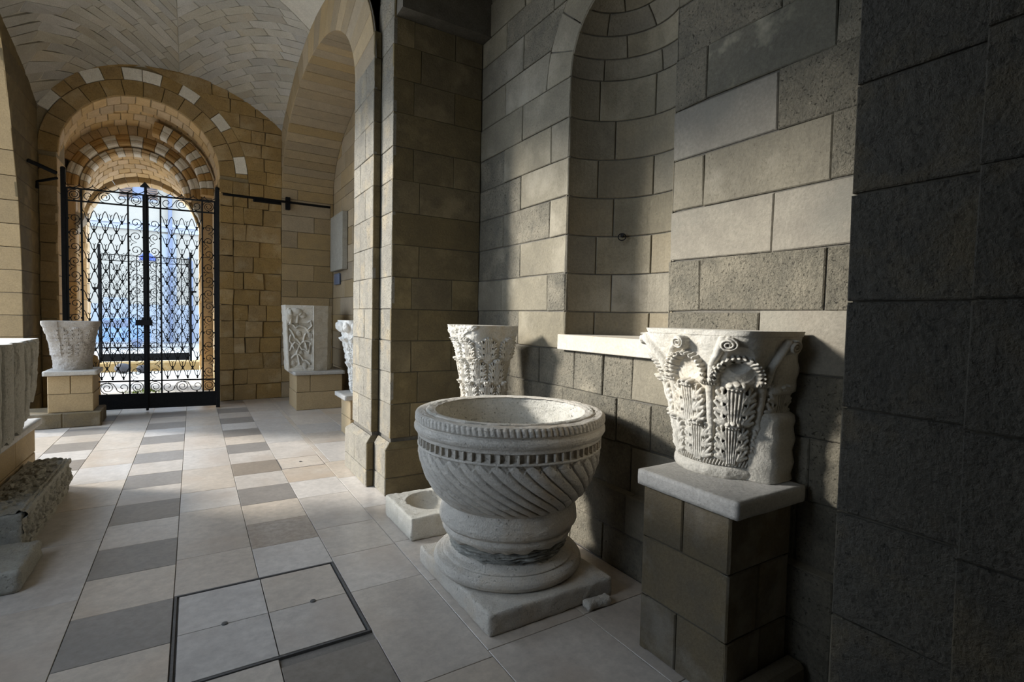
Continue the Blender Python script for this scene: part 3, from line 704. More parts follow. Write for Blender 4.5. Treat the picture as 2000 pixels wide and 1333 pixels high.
MB().box(-1.3, -.7, 30.9, 31, 0, 5.4).build('pilaster', 'facade_low', fac)
MB().box(-3.6, -2.7, 30.9, 30.97, 0, 2.2).build('door', 'facade_low', fac)
lamp = empty('street_lamp', (-1.48, 24, 0), 'blue-shaded street lamp on a slim post beyond the far gate', 'lamp')
MB().tube([(-1.48, 24, 0), (-1.48, 24, 3.5)], .035, 8).build('post', 'pipe', lamp)
MB().lathe([(.30, 3.5), (.27, 3.6), (.14, 3.76), (.05, 3.8), (.05, 3.9), (.01, 3.93)], (-1.48, 24), 20).build('shade', 'blue', lamp)
MB().lathe([(.03, 3.2), (.09, 3.25), (.09, 3.45), (.04, 3.5)], (-1.48, 24), 12).build('lantern', 'frame', lamp)
def small_car(nm, x, y, s, mt, label):
    t = empty(nm, (x, y, 0), label, 'car')
    pr = [(-.9, .25), (-.92, .6), (-.7, .75), (-.45, .82), (-.2, 1.15), (.5, 1.18), (.85, .8), (.93, .6), (.9, .25)]
    V = [(x+a*s*1.3, y-.4*s, b_*s) for a, b_ in pr]+[(x+a*s*1.3, y+.4*s, b_*s) for a, b_ in pr]; k = len(pr)
    link('body', V, [tuple(range(k)), tuple(range(2*k-1, k-1, -1))]+[(i, i+k, (i+1) % k+k, (i+1) % k) for i in range(k)], mt, t)
    MB().box(x-.25*s, x+.55*s, y-.42*s, y-.40*s, .82*s, 1.08*s).build('side_window', 'pipe', t)
    for wx in (-.6, .65): MB().tube([(x+wx*s*1.2, y-.45*s, .2*s), (x+wx*s*1.2, y-.25*s, .2*s)], .17*s, 14).build('wheel', 'pipe', t)
small_car('parked_car', -2.9, 27.5, 1.1, 'paleblue', 'pale blue car parked in the street behind the left gate leaf')
wd = MB(); r0 = random.Random(3)
for k in range(140):
    x, y = -.85+r0.gauss(0, .16), 12.35+r0.gauss(0, .12); a = r0.uniform(0, 2*PI); h = r0.uniform(.03, .08); d = r0.uniform(.02, .05)
    wd.add([(x-.008*math.sin(a), y+.008*math.cos(a), 0), (x+.008*math.sin(a), y-.008*math.cos(a), 0), (x+d*math.cos(a), y+d*math.sin(a), h)], [(0, 1, 2), (2, 1, 0)])
wd = wd.build('weeds', 'moss'); tag(wd, 'patch of bright green weeds on the paving behind the gate', 'weeds'); wd['kind'] = 'stuff'
for k, (x, y, r) in enumerate(((-1.53, 16.25, .17), (-1.12, 16.2, .14))):
    n_ = 12; P = np.array([[(x+r*math.sin(p)*math.cos(t_)*(1+.15*math.sin(3*t_+k)), y+r*math.sin(p)*math.sin(t_), r*.75-r*.75*math.cos(p)) for p in np.linspace(0.01, PI-.01, 9)] for t_ in np.linspace(0, 2*PI, n_, endpoint=False)])
    tag(grid('boulder', P, 'darkcloth', close_u=True), ['dark rounded stone at the left foot of the far gate', 'smaller dark rounded stone right of the other one by the far gate'][k], 'stone')

# ---- vault over the hall (far bay) laid with diagonal courses
def vz(x, y):
    t = (x+.29)/1.71; s = (y-7.95)/2.65
    return 6.25-.65*abs(t)**2.2-(.30*abs(t)**6 if t < 0 else 0)-.6*abs(s)**2
def SV(x, y):
    e = .01; dx = (vz(x+e, y)-vz(x-e, y))/(2*e); dy = (vz(x, y+e)-vz(x, y-e))/(2*e); n_ = np.array([dx, dy, -1.]); n_ /= np.linalg.norm(n_)
    return np.array([x, y, vz(x, y)]), n_
X0, X1, Y0, Y1 = -2.06, 1.44, 5.0, 10.64
xs = np.linspace(X0-.1, X1+.12, 22); ys = np.linspace(Y0, Y1+.1, 30)
P = np.array([[np.array([x, y, vz(x, y)+.012]) for y in ys] for x in xs])
vault = struct(grid('ceiling', P, 'mortar_pale', center=False), 'whitewashed stone vault laid in diagonal courses')
def clip(poly, f):   # keep f(p)>=0
    out = []
    for i in range(len(poly)):
        a, b_ = poly[i], poly[(i+1) % len(poly)]; fa, fb_ = f(a), f(b_)
        if fa >= 0: out.append(a)
        if fa*fb_ < 0: t = fa/(fa-fb_); out.append((a[0]+(b_[0]-a[0])*t, a[1]+(b_[1]-a[1])*t))
    return out
VR = MB()
def vblock(poly, mt='vault', rest=False):
    if len(poly) < 3: return False
    p = np.array(poly); c = p.mean(0)
    ar = abs(sum(p[i][0]*p[(i+1) % len(p)][1]-p[(i+1) % len(p)][0]*p[i][1] for i in range(len(p))))/2
    if ar < .002: return False
    def ins(d): return [q+(c-q)/np.linalg.norm(c-q)*min(d, np.linalg.norm(c-q)*.5) for q in p]
    V = []; h = rnd.uniform(-.001, .003); k = len(p)
    for ringp, hh in ((ins(.009), h), (ins(.004), h-.005), (ins(.004), -.03)):
        for q in ringp: P_, N_ = SV(*q); V.append(P_+N_*hh)
    Fs = [tuple(range(k))]+[(k+i, k+(i+1) % k, (i+1) % k, i) for i in range(k)]+[(2*k+i, 2*k+(i+1) % k, k+(i+1) % k, k+i) for i in range(k)]
    if rest: VR.add(V, Fs)
    else: link('vault_block', V, Fs, mt, vault)
    return True
cnt = 0
cands = []
for side in (0, 1):
    # courses run along direction d; left/centre web and right web meet on a crease
    ang = math.radians(52) if side == 0 else math.radians(-53)
    d = np.array([math.cos(ang), math.sin(ang)]); nrm = np.array([-d[1], d[0]])
    org = np.array([-.18, 10.6]); hgt = .108
    for i in range(-40, 60):
        off = rnd.uniform(0, .5)
        for j in range(-14, 15):
            ln = .56; a = j*ln+off; b_ = a+ln
            poly = [tuple(org+d*a+nrm*i*hgt), tuple(org+d*b_+nrm*i*hgt), tuple(org+d*b_+nrm*(i+1)*hgt), tuple(org+d*a+nrm*(i+1)*hgt)]
            crease = lambda p: (p[0]+.18)*(1 if side else -1)
            for f in (lambda p: p[0]-X0, lambda p: X1-p[0], lambda p: p[1]-7.9, lambda p: Y1-p[1], crease):
                if poly: poly = clip(poly, f)
            if len(poly) >= 3: cands.append(poly)
cands.sort(key=lambda p: -max(q[1] for q in p))
for p in cands:
    if vblock(p, 'vault', cnt >= 290): cnt += 1
if VR.V: VR.build('vault_block', 'vault', vault)['kind'] = 'stuff'
# transverse band and near-bay vault, upper closure (out of frame)
struct(MB().box(-2.9, 3.0, -4.1, 5.05, 5.9, 6.1).box(-3.0, 3.2, 4.9, 11.3, 6.6, 6.8).build('ceiling_near', 'vault', center=False), 'near bay vault')
struct(MB().box(-3.0, 3.0, -4.3, -4.0, 0, 6).box(1.3, 3.0, -4.0, -1.0, 0, 6).build('wall_back', 'wall_rough', center=False), 'rear wall behind the camera')
# upper wall above arches on both sides
struct(MB().box(XB+.02, 3.1, -4, 5.2, 5.3, 6.2).box(XA+.4, 3.1, 5, 11, 5.55, 6.7).build('wall_upper_right', 'mortar', center=False))

# ---- left arcade wall
LX = -2.0; LT = .45
lw = MB()
lw.box(LX-LT, LX-.01, 9.64, 11.3, 0, 6.6).box(LX-LT, LX-.01, 4.05, 5.45, 0, 2.8).box(LX-LT, LX-.01, 3.3, 4.05, 0, 6.6).box(LX-LT, LX-.01, -4.2, 1.3, 0, 6.6).box(LX-LT, LX-.01, 1.29, 3.31, 0, 1.0).box(LX-LT, LX-.01, 1.29, 3.31, 3.9, 6.6).box(LX-LT, LX-.01, 4.04, 5.2, 4.55, 6.6).box(LX-LT, LX-.01, 5.19, 7.5, 5.62, 6.6)  # near low wall, lintel and window are unseen, shaped to steer the light
wall_left = struct(lw.build('wall_left', 'mortar', center=False), 'left arcade wall with a tall open arch, unseen near openings shaped for the light')
prof = [(0, 9.63), (2.2, 9.63), (3.13, 9.52), (3.94, 9.26), (4.7, 9.0), (5.03, 8.84), (5.35, 8.5), (5.55, 8.1), (5.62, 7.5)]
prof2 = [(z, 15-y-.0) for z, y in prof][::-1]
full = list(prof)
# spandrel above the arch, as strips up to the vault
sp = MB()
for (za, ya), (zb, yb) in zip(full[1:-1], full[2:]):
    if abs(ya-yb) < 1e-3: continue
    for x in (LX-.01, LX-LT):
        sp.add([(x, ya, za), (x, yb, zb), (x, yb, 6.6), (x, ya, 6.6)], [(0, 1, 2, 3)])
sp.build('spandrel', 'pier_brown', wall_left)
SL = planeX(LX, 1)
zl = [0, .3, .6, .9, 1.2, 1.5]
k = 1.5
while k < 5.6: k += .31; zl.append(k)
def yprof(z):
    for (z0, y0), (z1, y1) in zip(prof[:-1], prof[1:]):
        if z0 <= z <= z1: return y0+(y1-y0)*(z-z0)/(z1-z0)
    return 8.0
for i in range(len(zl)-1):
    z0, z1 = zl[i], zl[i+1]
    patch('stone_block', SL, ((yprof(z0), z0), (10.6, z0), (10.6, z1), (yprof(z1), z1)), 'pier_brown', wall_left, gap=.008, jit=.002, ch=.005)
    def Sj(x, z):
        e = .02; dy = (yprof(z+e)-yprof(z-e))/(2*e); n_ = np.array([0, -1, dy]); return np.array([x, yprof(z), z]), n_/np.linalg.norm(n_)
    for a, b_ in (((LX-LT, LX),) if i % 3 else ((LX-LT, LX-.45), (LX-.45, LX))):
        patch('jamb_stone', Sj, rect(a, b_, z0, z1), 'ped_tan', wall_left, gap=.008, jit=.002, ch=.005, nt=2)
for i in range(len(zl)-1):
    patch('stone_block', SL, rect(4.05, 5.45, zl[i]*2.8/1.5, zl[i+1]*2.8/1.5), 'pier_brown', wall_left, gap=.008, ch=.005) if zl[i+1] < 1.51 else None
P = np.array([[(x, y, z) for x in (LX-LT, LX)] for z, y in full[3:]]); grid('arch_soffit', P, 'ped_tan', wall_left)
struct(MB().box(-3.0, -2.0, 4.0, 11.3, 6.45, 6.7).build('wall_upper_left', 'mortar', center=False))
struct(MB().box(-11, LX-LT-.02, 3.50, 3.74, 0, 7.5).build('wall_sun_blocker', 'facade', center=False), 'added unseen wall outside the arcade that blocks the sun')  # added out of view to keep direct sun off the near opening
struct(MB().box(-40, -2.85, -30, 40, -.14, -.02).build('floor_courtyard', 'outer', center=False), 'sunlit courtyard paving outside the arcade')  # unseen ground, made pale to bounce light onto the vault

# ================================================================== THE GATES
def make_gate():
    root = empty('wrought_iron_gate', (0, 0, 0))
    def P3(u, z): return (-u, 0, z)       # local: u from right post to the left
    def T(pts, r, n=4, b_=None, rot=PI/4):
        return (b_ or MB()).tube([P3(*p) for p in pts], r, n, rot=rot)
    def bd(mb, nm, par=root): return mb.build(nm, 'iron', par)
    for u, zt in ((0., 3.60), (2.0, 3.66)):
        p = MB().box(-u-.027, -u+.027, -.027, .027, 0.0, zt, .004).lathe([(.03, zt), (.036, zt+.01), (.03, zt+.035), (.008, zt+.045)], (-u, 0), 10); bd(p, 'gate_post')
    for a, c_, nm in ((.03, .965, 'r'), (1.0, 1.97, 'l')):
        lf = empty('gate_leaf', (0, 0, 0)); lf.parent = root
        PW[lf.name] = Vector((0, 0, 0))
        f = MB()
        for z in (3.40, 3.215, .475): f.box(-c_, -a, -.011, .011, z-.011, z+.011)
        st_u = (a+.01, .215, .787, .955) if a < .5 else (1.012, 1.211, 1.787, 1.96)
        for u in st_u: f.box(-u-.010, -u+.010, -.011, .011, .26, 3.40)
        bd(f, 'frame', lf)
        bd(MB().box(-c_, -a, -.006, .006, .045, .27).box(-c_, -a, -.010, .010, .25, .275).box(-c_, -a, -.010, .010, .035, .06), 'kick_plate', lf)
        # cresting
        n_ = 6; wv = (c_-a)/n_
        for k in range(n_):
            u0 = a+k*wv; pts = [(u0+wv*t_, 3.41+.045*(abs(2*t_-1)**1.6)) for t_ in np.linspace(0, 1, 9)]
            m_ = T(pts, .0066); T([(u0+wv-.0, 3.455), (u0+wv, 3.475)], .007, b_=m_); bd(m_, 'cresting_curve', lf)
        # S scroll stacks
        cols = ((a+.02, .205), (.797, .945)) if a < .5 else ((1.022, 1.201), (1.797, 1.95))
        for ci, (u0, u1) in enumerate(cols):
            uc = (u0+u1)/2; hw = (u1-u0)/2-.006; z = .50; i = 0; hh = .213
            sd = None
            while z+hh < 3.215:
                flip = -1 if i % 2 else 1
                key = (round(hw, 4), flip)
                if key not in SCR:
                    pts = []
                    for t_ in np.linspace(0, 1, 26):
                        ang = -PI*.6+t_*2.9*PI; r = hw*.86*(1-t_)+.012; pts.append((flip*(r*math.cos(ang)), hh*.52+r*math.sin(ang)*1.05))
                    m_ = T([(flip*hw*.8, -.03), (flip*hw*.55, hh*.03), (-flip*hw*.1, hh*.10)]+pts[3:], .0066)
                    T([(flip*hw*.75, .02), (flip*hw*.95, .03), (flip*hw*.9, .055)], .006, b_=m_)
                    m_.box(-hw-.012, -hw+.008, -.008, .008, hh*.5-.012, hh*.5+.012).box(hw-.008, hw+.012, -.008, .008, hh*.5-.012, hh*.5+.012)
                    me = bpy.data.meshes.new('scroll'); me.from_pydata(m_.V, [], m_.F); me.materials.append(M['iron']); SCR[key] = me
                link('scroll', None, None, None, lf, data=(SCR[key], (-uc, 0, z))); z += hh; i += 1
        # top and bottom bands
        for zc, hgt in ((3.307, .075), (.375, .085)):
            spans = [(a+.02, .205), (.797, .945)] if a < .5 else [(1.022, 1.201), (1.797, 1.95)]
            for u0, u1 in spans:
                uc = (u0+u1)/2; pts = [(uc+(hgt*(1-t_)+.01)*math.cos(6.5*PI*t_*.8), zc+(hgt*(1-t_)+.01)*math.sin(6.5*PI*t_*.8)) for t_ in np.linspace(0, .8, 26)]
                m_ = T(pts, .0066); m_.box(-uc-.008, -uc+.008, -.008, .008, zc-hgt-.02, zc-hgt+.006).box(-uc-.008, -uc+.008, -.008, .008, zc+hgt-.006, zc+hgt+.02); bd(m_, 'band_scroll', lf)
            u0, u1 = (.225, .777) if a < .5 else (1.221, 1.777)
            uc = (u0+u1)/2
            for sg in (-1, 1):
                c1 = uc+sg*(u1-u0)*.36
                pts = [(c1+sg*(hgt*(1-t_)+.012)*math.cos(2.6*PI*t_+PI*.9), zc+(hgt*(1-t_)+.012)*math.sin(2.6*PI*t_+PI*.9)) for t_ in np.linspace(0, 1, 20)]
                m_ = T([(uc+sg*.01, zc+hgt*.95), (uc+sg*.07, zc+hgt*.75), (uc+sg*.11, zc), (c1-sg*hgt*.95, zc-hgt*.4)]+pts[1:], .0066)
                m_.box(-c1-.01, -c1+.01, -.008, .008, zc-hgt-.018, zc-hgt+.006); bd(m_, 'band_scroll', lf)
            pts = [(uc+(hgt*(1-t_)+.01)*math.cos(4.4*PI*t_-PI/2), zc+(hgt*(1-t_)+.01)*math.sin(4.4*PI*t_-PI/2)) for t_ in np.linspace(0, .85, 24)]
            bd(T(pts, .0066), 'band_scroll', lf)
        # ogee lattice
        u0, u1 = (.225, .777) if a < .5 else (1.221, 1.777)
        nc = 4; cw = (u1-u0)/nc; pz = .302
        if 'og' not in SCR:
            m_ = MB()
            for sg in (-1, 1):
                pts = []
                for t_ in np.linspace(0, 1, 13):
                    x_ = cw*.5*(t_+.08*math.sin(2*PI*t_))
                    pts.append((sg*(x_+.006*(1-t_)), pz*.5*t_))
                T(pts, .0066, b_=m_)
            T([(0, .0), (0, .08)], .0055, b_=m_)
            for sg in (-1, 1): T([(0, .075), (sg*.008, .095), (sg*.017, .108), (sg*.021, .104)], .005, b_=m_)
            m_.box(-.011, .011, -.010, .010, -.028, .026)
            me = bpy.data.meshes.new('ogee_bar'); me.from_pydata(m_.V, [], m_.F); me.materials.append(M['iron']); SCR['og'] = me
        nr = int((3.205-.49)/(pz/2))
        for r_ in range(nr):
            z = .525+r_*pz/2
            cs = [u0+cw*(k+.5) for k in range(nc)] if r_ % 2 == 0 else [u0+cw*k for k in range(1, nc)]
            for u in cs: link('ogee_bar', None, None, None, lf, data=(SCR['og'], (-u, 0, z)))
    bd(MB().box(-.998, -.967, -.02, .02, .0, 3.56, .003).add([(-1.05, -.03, 3.52), (-.92, -.03, 3.52), (-.985, -.03, 3.60), (-1.05, .03, 3.52), (-.92, .03, 3.52), (-.985, .03, 3.60)], [(0, 1, 2), (3, 5, 4), (0, 3, 4, 1), (1, 4, 5, 2), (2, 5, 3, 0)]), 'meeting_stile')
    bd(MB().box(-1.12, -.90, -.05, -.02, 1.355, 1.445, .004).lathe([(.001, 1.33), (.012, 1.335), (.012, 1.36)], (-1.04, -.035), 8), 'lock')
    return root
SCR = {}
def deep(o, par=None):
    c_ = o.copy(); COL.objects.link(c_); c_.parent = par
    for ch in list(o.children): deep(ch, c_)
    return c_
gate = make_gate()
far = deep(gate); PW[far.name] = Vector((0, 0, 0))
for u in (-.05, 2.05): MB().box(-u-.09, -u+.09, -.015, .015, 2.3, 2.36).build('wall_bracket', 'iron', far)
tag(gate, 'tall black wrought iron double gate with scrolls, nearer one, below the striped arch', 'gate')
tag(far, 'smaller-looking dark iron gate standing beyond the passage, seen through the nearer gate', 'gate')
gate.location = (.347, 9.874, 0.01); gate.rotation_euler = (0, 0, math.atan2(-.126, .963))
far.location = (-.06, 17.0, .22); far.rotation_euler = (0, 0, 0); far.scale = (1.0, 1, .83)
br = MB().tube([(.43, 9.90, 3.56), (1.3, 10.2, 3.62), (2.28, 10.55, 3.69)], .022, 8).box(1.48, 1.56, 10.52, 10.6, 3.55, 3.78, .004)
br.tube([(.9, 10.07, 3.555), (1.35, 10.23, 3.585)], .03, 6)
tag(br.build('gate_brace', 'iron'), 'long black iron brace running right from the gate post to the tan wall', 'brace')
br = MB().tube([(-1.705, 10.11, 3.60), (-1.99, 9.95, 3.70)], .028, 6).tube([(-1.71, 10.17, 3.54), (-1.90, 10.3, 3.5), (-1.98, 10.42, 3.5), (-1.98, 10.42, 3.4)], .02, 6)
tag(br.build('gate_brace', 'iron'), 'short black iron brace running left from the gate post to the wall', 'brace')

# ================================================================== THE FONT
FX, FY = 1.655, 2.68
def font():
    t = empty('stone_font', (FX, FY, 0), 'big round marble font carved with spiral flutes on a square plinth', 'font')
    prof = [(.455, 1.045), (.475, 1.05), (.505, 1.052), (.512, 1.044), (.520, 1.046), (.558, 1.045), (.570, 1.040), (.576, 1.030), (.576, 1.000), (.568, .994), (.560, .990), (.558, .984), (.570, .978), (.578, .966), (.578, .950), (.570, .935), (.560, .925), (.557, .915), (.556, .905), (.540, .902), (.534, .898), (.534, .862), (.540, .858), (.556, .856), (.557, .846), (.552, .842), (.553, .80), (.546, .755), (.531, .705), (.508, .65), (.474, .59), (.436, .545), (.405, .520), (.397, .512), (.402, .495), (.412, .47), (.418, .44), (.421, .415), (.416, .395), (.400, .38), (.392, .374), (.397, .366), (.402, .352), (.396, .335), (.380, .318), (.362, .302), (.345, .296), (.325, .292)]
    pr = np.array(prof); seg = np.r_[0, np.cumsum(np.hypot(*np.diff(pr, axis=0).T))]
    nv = 300; sv = np.linspace(0, seg[-1], nv); r = np.interp(sv, seg, pr[:, 0]); z = np.interp(sv, seg, pr[:, 1])
    nu = 880; th = np.linspace(0, 2*PI, nu, endpoint=False)[:, None]
    Rr_ = np.broadcast_to(r, (nu, nv)).copy(); Zz = np.broadcast_to(z, (nu, nv)).copy()
    # spiral flutes
    top, bot = .842, .520
    q = np.clip((top-Zz)/(top-bot), 0, 1)
    inside = (Zz < top) & (Zz > bot-.005)
    ph = ((th-(.20*q+.62*q**1.6))*38/(2*PI)) % 1.0
    ridge = (1-np.abs(2*ph-1)**5)*(.85+.15*np.sin(PI*ph))
    fillet = np.exp(-((ph-.10)/.045)**2)*.55+np.exp(-((ph-.90)/.045)**2)*.0
    env = np.clip(q/.10, 0, 1)**.6*np.clip((1-q)/.06, 0, 1)**.7
    disp = np.where(inside, (-.019*(1-ridge)+.007*fillet)*env, 0)
    # zigzag under the dentils
    zz = np.abs(((th*38/(2*PI)) % 1.0)*2-1); tri = (top-Zz)/.042
    disp += np.where((Zz < top) & (tri < 1) & (tri > 0) & (zz > tri+.12), -.011, 0)
    # rope band at the rim edge and roughness
    rp = .5+.5*np.sin(th*110+Zz*40); disp += np.where((Zz > .998) & (Zz < 1.04) & (Rr_ > .56), -.008*rp**3, 0)
    nz_ = vnoise((nu, nv), 60, 5, 3); nb_ = vnoise((nu, nv), 14, 8, 3)
    disp += nz_*.0035+nb_*.004
    chipz = vnoise((nu, nv), 9, 21, 4)
    disp -= np.where((Zz < .40) & (Zz > .2), np.clip(chipz-.12, 0, 1)*.10, 0)
    rag = np.interp(th[:, 0], np.linspace(0, 2*PI, 60), np.random.RandomState(4).rand(60))[:, None]
    Zz = Zz+np.where(Zz < .335, (.335-Zz)*-(rag-.5)*1.1, 0)
    Zz = Zz+np.where((Zz > 1.043), nz_*.004, 0)
    Rr_ = Rr_+disp
    P = np.stack([FX+Rr_*np.cos(th), FY+Rr_*np.sin(th), Zz], -1)
    grid('bowl', P, 'marble_font', t, close_u=True)
    # rim top (gritty) and hollow
    p2 = np.array([(.512, 1.046), (.50, 1.053), (.475, 1.050), (.462, 1.035), (.455, 1.0), (.445, .94), (.42, .87), (.37, .80), (.28, .755), (.15, .735), (.002, .73)])
    sg = np.r_[0, np.cumsum(np.hypot(*np.diff(p2, axis=0).T))]; nv = 90; sv = np.linspace(0, sg[-1], nv)
    r = np.interp(sv, sg, p2[:, 0]); z = np.interp(sv, sg, p2[:, 1]); nu = 360; th = np.linspace(0, 2*PI, nu, endpoint=False)[:, None]
    nn = vnoise((nu, nv), 50, 9, 3); Rr_ = r+nn*.007; Zz = z+nn*.008*(z > .99)
    P = np.stack([FX+Rr_*np.cos(th), FY+Rr_*np.sin(th), Zz+0*th], -1); grid('basin_hollow', P, 'gritty', t, close_u=True)
    # dentils
    n_ = 70; me = None
    for k in range(n_):
        a = 2*PI*k/n_+.03
        if me is None:
            o = MB().box(-.010, .0155, -.0045, .0045, -.002, .042, .0015); me = bpy.data.meshes.new('dentil'); me.from_pydata(o.V, [], o.F); me.materials.append(M['marble_font'])
        o = link('dentil', None, None, None, t, data=(me, (FX+.541*math.cos(a), FY+.541*math.sin(a), .860))); o.rotation_euler = (0, 0, a)
    # rough neck
    p3 = np.array([(.33, .31), (.352, .29), (.345, .25), (.338, .232)]); nu, nv = 220, 24
    sv = np.linspace(0, 1, nv); r = np.interp(sv, (0, .3, .7, 1), p3[:, 0]); z = np.interp(sv, (0, .3, .7, 1), p3[:, 1]); th = np.linspace(0, 2*PI, nu, endpoint=False)[:, None]
    nn = vnoise((nu, nv), 30, 19, 3); Rr_ = r+nn*.03+.004
    grid('neck', np.stack([FX+Rr_*np.cos(th), FY+Rr_*np.sin(th), z+0*th], -1), 'relief', t, close_u=True)
    p4 = np.array([(.30, .245), (.338, .238), (.346, .225), (.36, .212), (.388, .206), (.400, .203), (.404, .197), (.400, .192), (.412, .190), (.436, .182), (.450, .166), (.453, .148), (.446, .130), (.432, .118), (.40, .113)])
    sg = np.r_[0, np.cumsum(np.hypot(*np.diff(p4, axis=0).T))]; nv = 70; sv = np.linspace(0, sg[-1], nv)
    r = np.interp(sv, sg, p4[:, 0]); z = np.interp(sv, sg, p4[:, 1]); nu = 300; th = np.linspace(0, 2*PI, nu, endpoint=False)[:, None]
    nn = vnoise((nu, nv), 24, 29, 3); ch_ = vnoise((nu, nv), 7, 33, 3); Rr_ = r+nn*.003-np.clip(ch_-.28, 0, 1)*.05
    grid('column_base', np.stack([FX+Rr_*np.cos(th), FY+Rr_*np.sin(th), z+0*th], -1), 'marble_font', t, close_u=True)
    rough_box('plinth', 1.245, 2.065, 2.175, 3.10, .0, .115, 'marble_font', t, .006, 3)
def rough_box(name, x0, x1, y0, y1, z0, z1, mt, par, amp=.005, seed=1, res=.012, f=None, rnd_=.012):
    """box with softened, chipped edges"""
    nx, ny, nz_ = [max(4, int((b_-a)/res)) for a, b_ in ((x0, x1), (y0, y1), (z0, z1))]
    r = np.random.RandomState(seed); V = []; Fs = []; n0 = 0
    c = np.array([(x0+x1)/2, (y0+y1)/2, (z0+z1)/2]); hs_ = np.array([(x1-x0)/2, (y1-y0)/2, (z1-z0)/2])
    g = r.rand(20, 20, 20)
    def nz3(P, fr):
        Q = (P*fr) % 19; i = Q.astype(int) % 19; fq = Q-i; fq = fq*fq*(3-2*fq); out = 0
        for a in (0, 1):
            for b_ in (0, 1):
                for d in (0, 1):
                    wgt = (fq[..., 0] if a else 1-fq[..., 0])*(fq[..., 1] if b_ else 1-fq[..., 1])*(fq[..., 2] if d else 1-fq[..., 2])
                    out = out+wgt*g[i[..., 0]+a, i[..., 1]+b_, i[..., 2]+d]
        return out-.5
    for ax, na, nb_ in ((0, ny, nz_), (1, nx, nz_), (2, nx, ny)):
        o = [k for k in range(3) if k != ax]
        for sg in (-1, 1):
            A, B = np.meshgrid(np.linspace(-1, 1, na+1), np.linspace(-1, 1, nb_+1), indexing='ij')
            P = np.zeros(A.shape+(3,)); P[..., ax] = sg*hs_[ax]; P[..., o[0]] = A*hs_[o[0]]; P[..., o[1]] = B*hs_[o[1]]
            Q = P.copy(); rr = rnd_*(1+1.5*np.clip(nz3(P+5, 9)+.1, 0, 1)); inn = np.clip(P, -(hs_-rr[..., None]), hs_-rr[..., None]); dv = P-inn; L_ = np.linalg.norm(dv, axis=-1, keepdims=True)+1e-9
            Q = inn+dv/L_*np.minimum(L_, rr[..., None]); nrm = dv/L_
            Q = Q+nrm*(amp*(nz3(P+3, 22)+.6*nz3(P+7, 50)))[..., None]
            Q = Q+c
            I = np.arange(A.size).reshape(A.shape)+n0
            fq = np.stack([I[:-1, :-1], I[1:, :-1], I[1:, 1:], I[:-1, 1:]], -1).reshape(-1, 4)
            flip = (sg > 0) == (ax == 1)
            if flip: fq = fq[:, ::-1]
            V.append(Q.reshape(-1, 3)); Fs.append(fq); n0 += A.size
    V = np.concatenate(V); Fq = np.concatenate(Fs)
    if f is not None: V = f(V)
    # weld duplicates
    key = np.round(V*20000).astype(np.int64); _, first, inv = np.unique(key, axis=0, return_index=True, return_inverse=True)
    return link(name, V[first], inv.reshape(-1)[Fq], mt, par, True, True)
font()
ws = rough_box('wedge_stone', 1.83, 2.0, 2.10, 2.168, .0, .05, 'marble_font', None, .012, 17, .008, rnd_=.02)
tag(ws, 'small broken marble lump on the floor beside the font plinth', 'stone fragment')

# ---- hollowed block by the pier
def basin():
    x0, x1, y0, y1, zt = 1.305, 1.83, 3.41, 3.99, .165; cx, cy, rr = 1.60, 3.72, .205
    def f(V):
        d = np.hypot(V[:, 0]-cx, V[:, 1]-cy); top = V[:, 2] > zt-.03
        V[:, 2] -= np.where(top & (d < rr), .09*np.sqrt(np.clip(1-(d/rr)**2.5, 0, 1)), 0); return V
    o = rough_box('hollowed_block', x0, x1, y0, y1, 0, zt, 'gritty', None, .007, 12, .010, f, .012)
    tag(o, 'low rough stone block with a round hollow, on the floor by the pier', 'stone basin')
basin()

# ---- block pedestals
def blocks_box(t, x0, x1, y0, y1, rows, mt, gap=.006, core='mortar'):
    """rows: list of (z0,z1,cutsY on -X face,cutsX on -Y face)"""
    for z0, z1, cy_, cx_ in rows:
        ys = [y0]+cy_+[y1]; xs = [x0]+cx_+[x1]
        for a, b_ in zip(ys[:-1], ys[1:]): patch('block', planeX(x0), rect(a, b_, z0, z1), mt, t, gap=gap, jit=.002, ch=.006, depth=.04)
        for a, b_ in zip(xs[:-1], xs[1:]): patch('block', planeY(y0), rect(a, b_, z0, z1), mt, t, gap=gap, jit=.002, ch=.006, depth=.04)
        for a, b_ in zip(xs[:-1], xs[1:]): patch('block', planeY(y1, 1), rect(a, b_, z0, z1), mt, t, gap=gap, ch=.006, depth=.04)
        patch('block', planeX(x1, 1), rect(y0, y1, z0, z1), mt, t, gap=gap, ch=.006, depth=.04)
    MB().box(x0+.012, x1-.012, y0+.012, y1-.012, rows[0][0], rows[-1][1]-.002).build('core', core, t)
pA = empty('capital_pedestal', (2.06, 1.52, 0), 'dark sandstone block pedestal under the large Corinthian capital', 'pedestal')
blocks_box(pA, 1.862, 2.30, 1.285, 1.765, [(0, .27, [1.545], [2.1]), (.27, .56, [], [2.07]), (.56, .812, [1.526], [])], 'ped')
MB().box(1.93, 2.31, 1.19, 1.285, 0, .10, .02).build('footing', 'ped', pA)
s_ = rough_box('pedestal_slab', 1.828, 2.315, 1.232, 1.775, .813, .888, 'travertine', None, .0015, 5, .02, rnd_=.005)
tag(s_, 'pitted travertine slab lying on the dark pedestal under the large capital', 'slab')

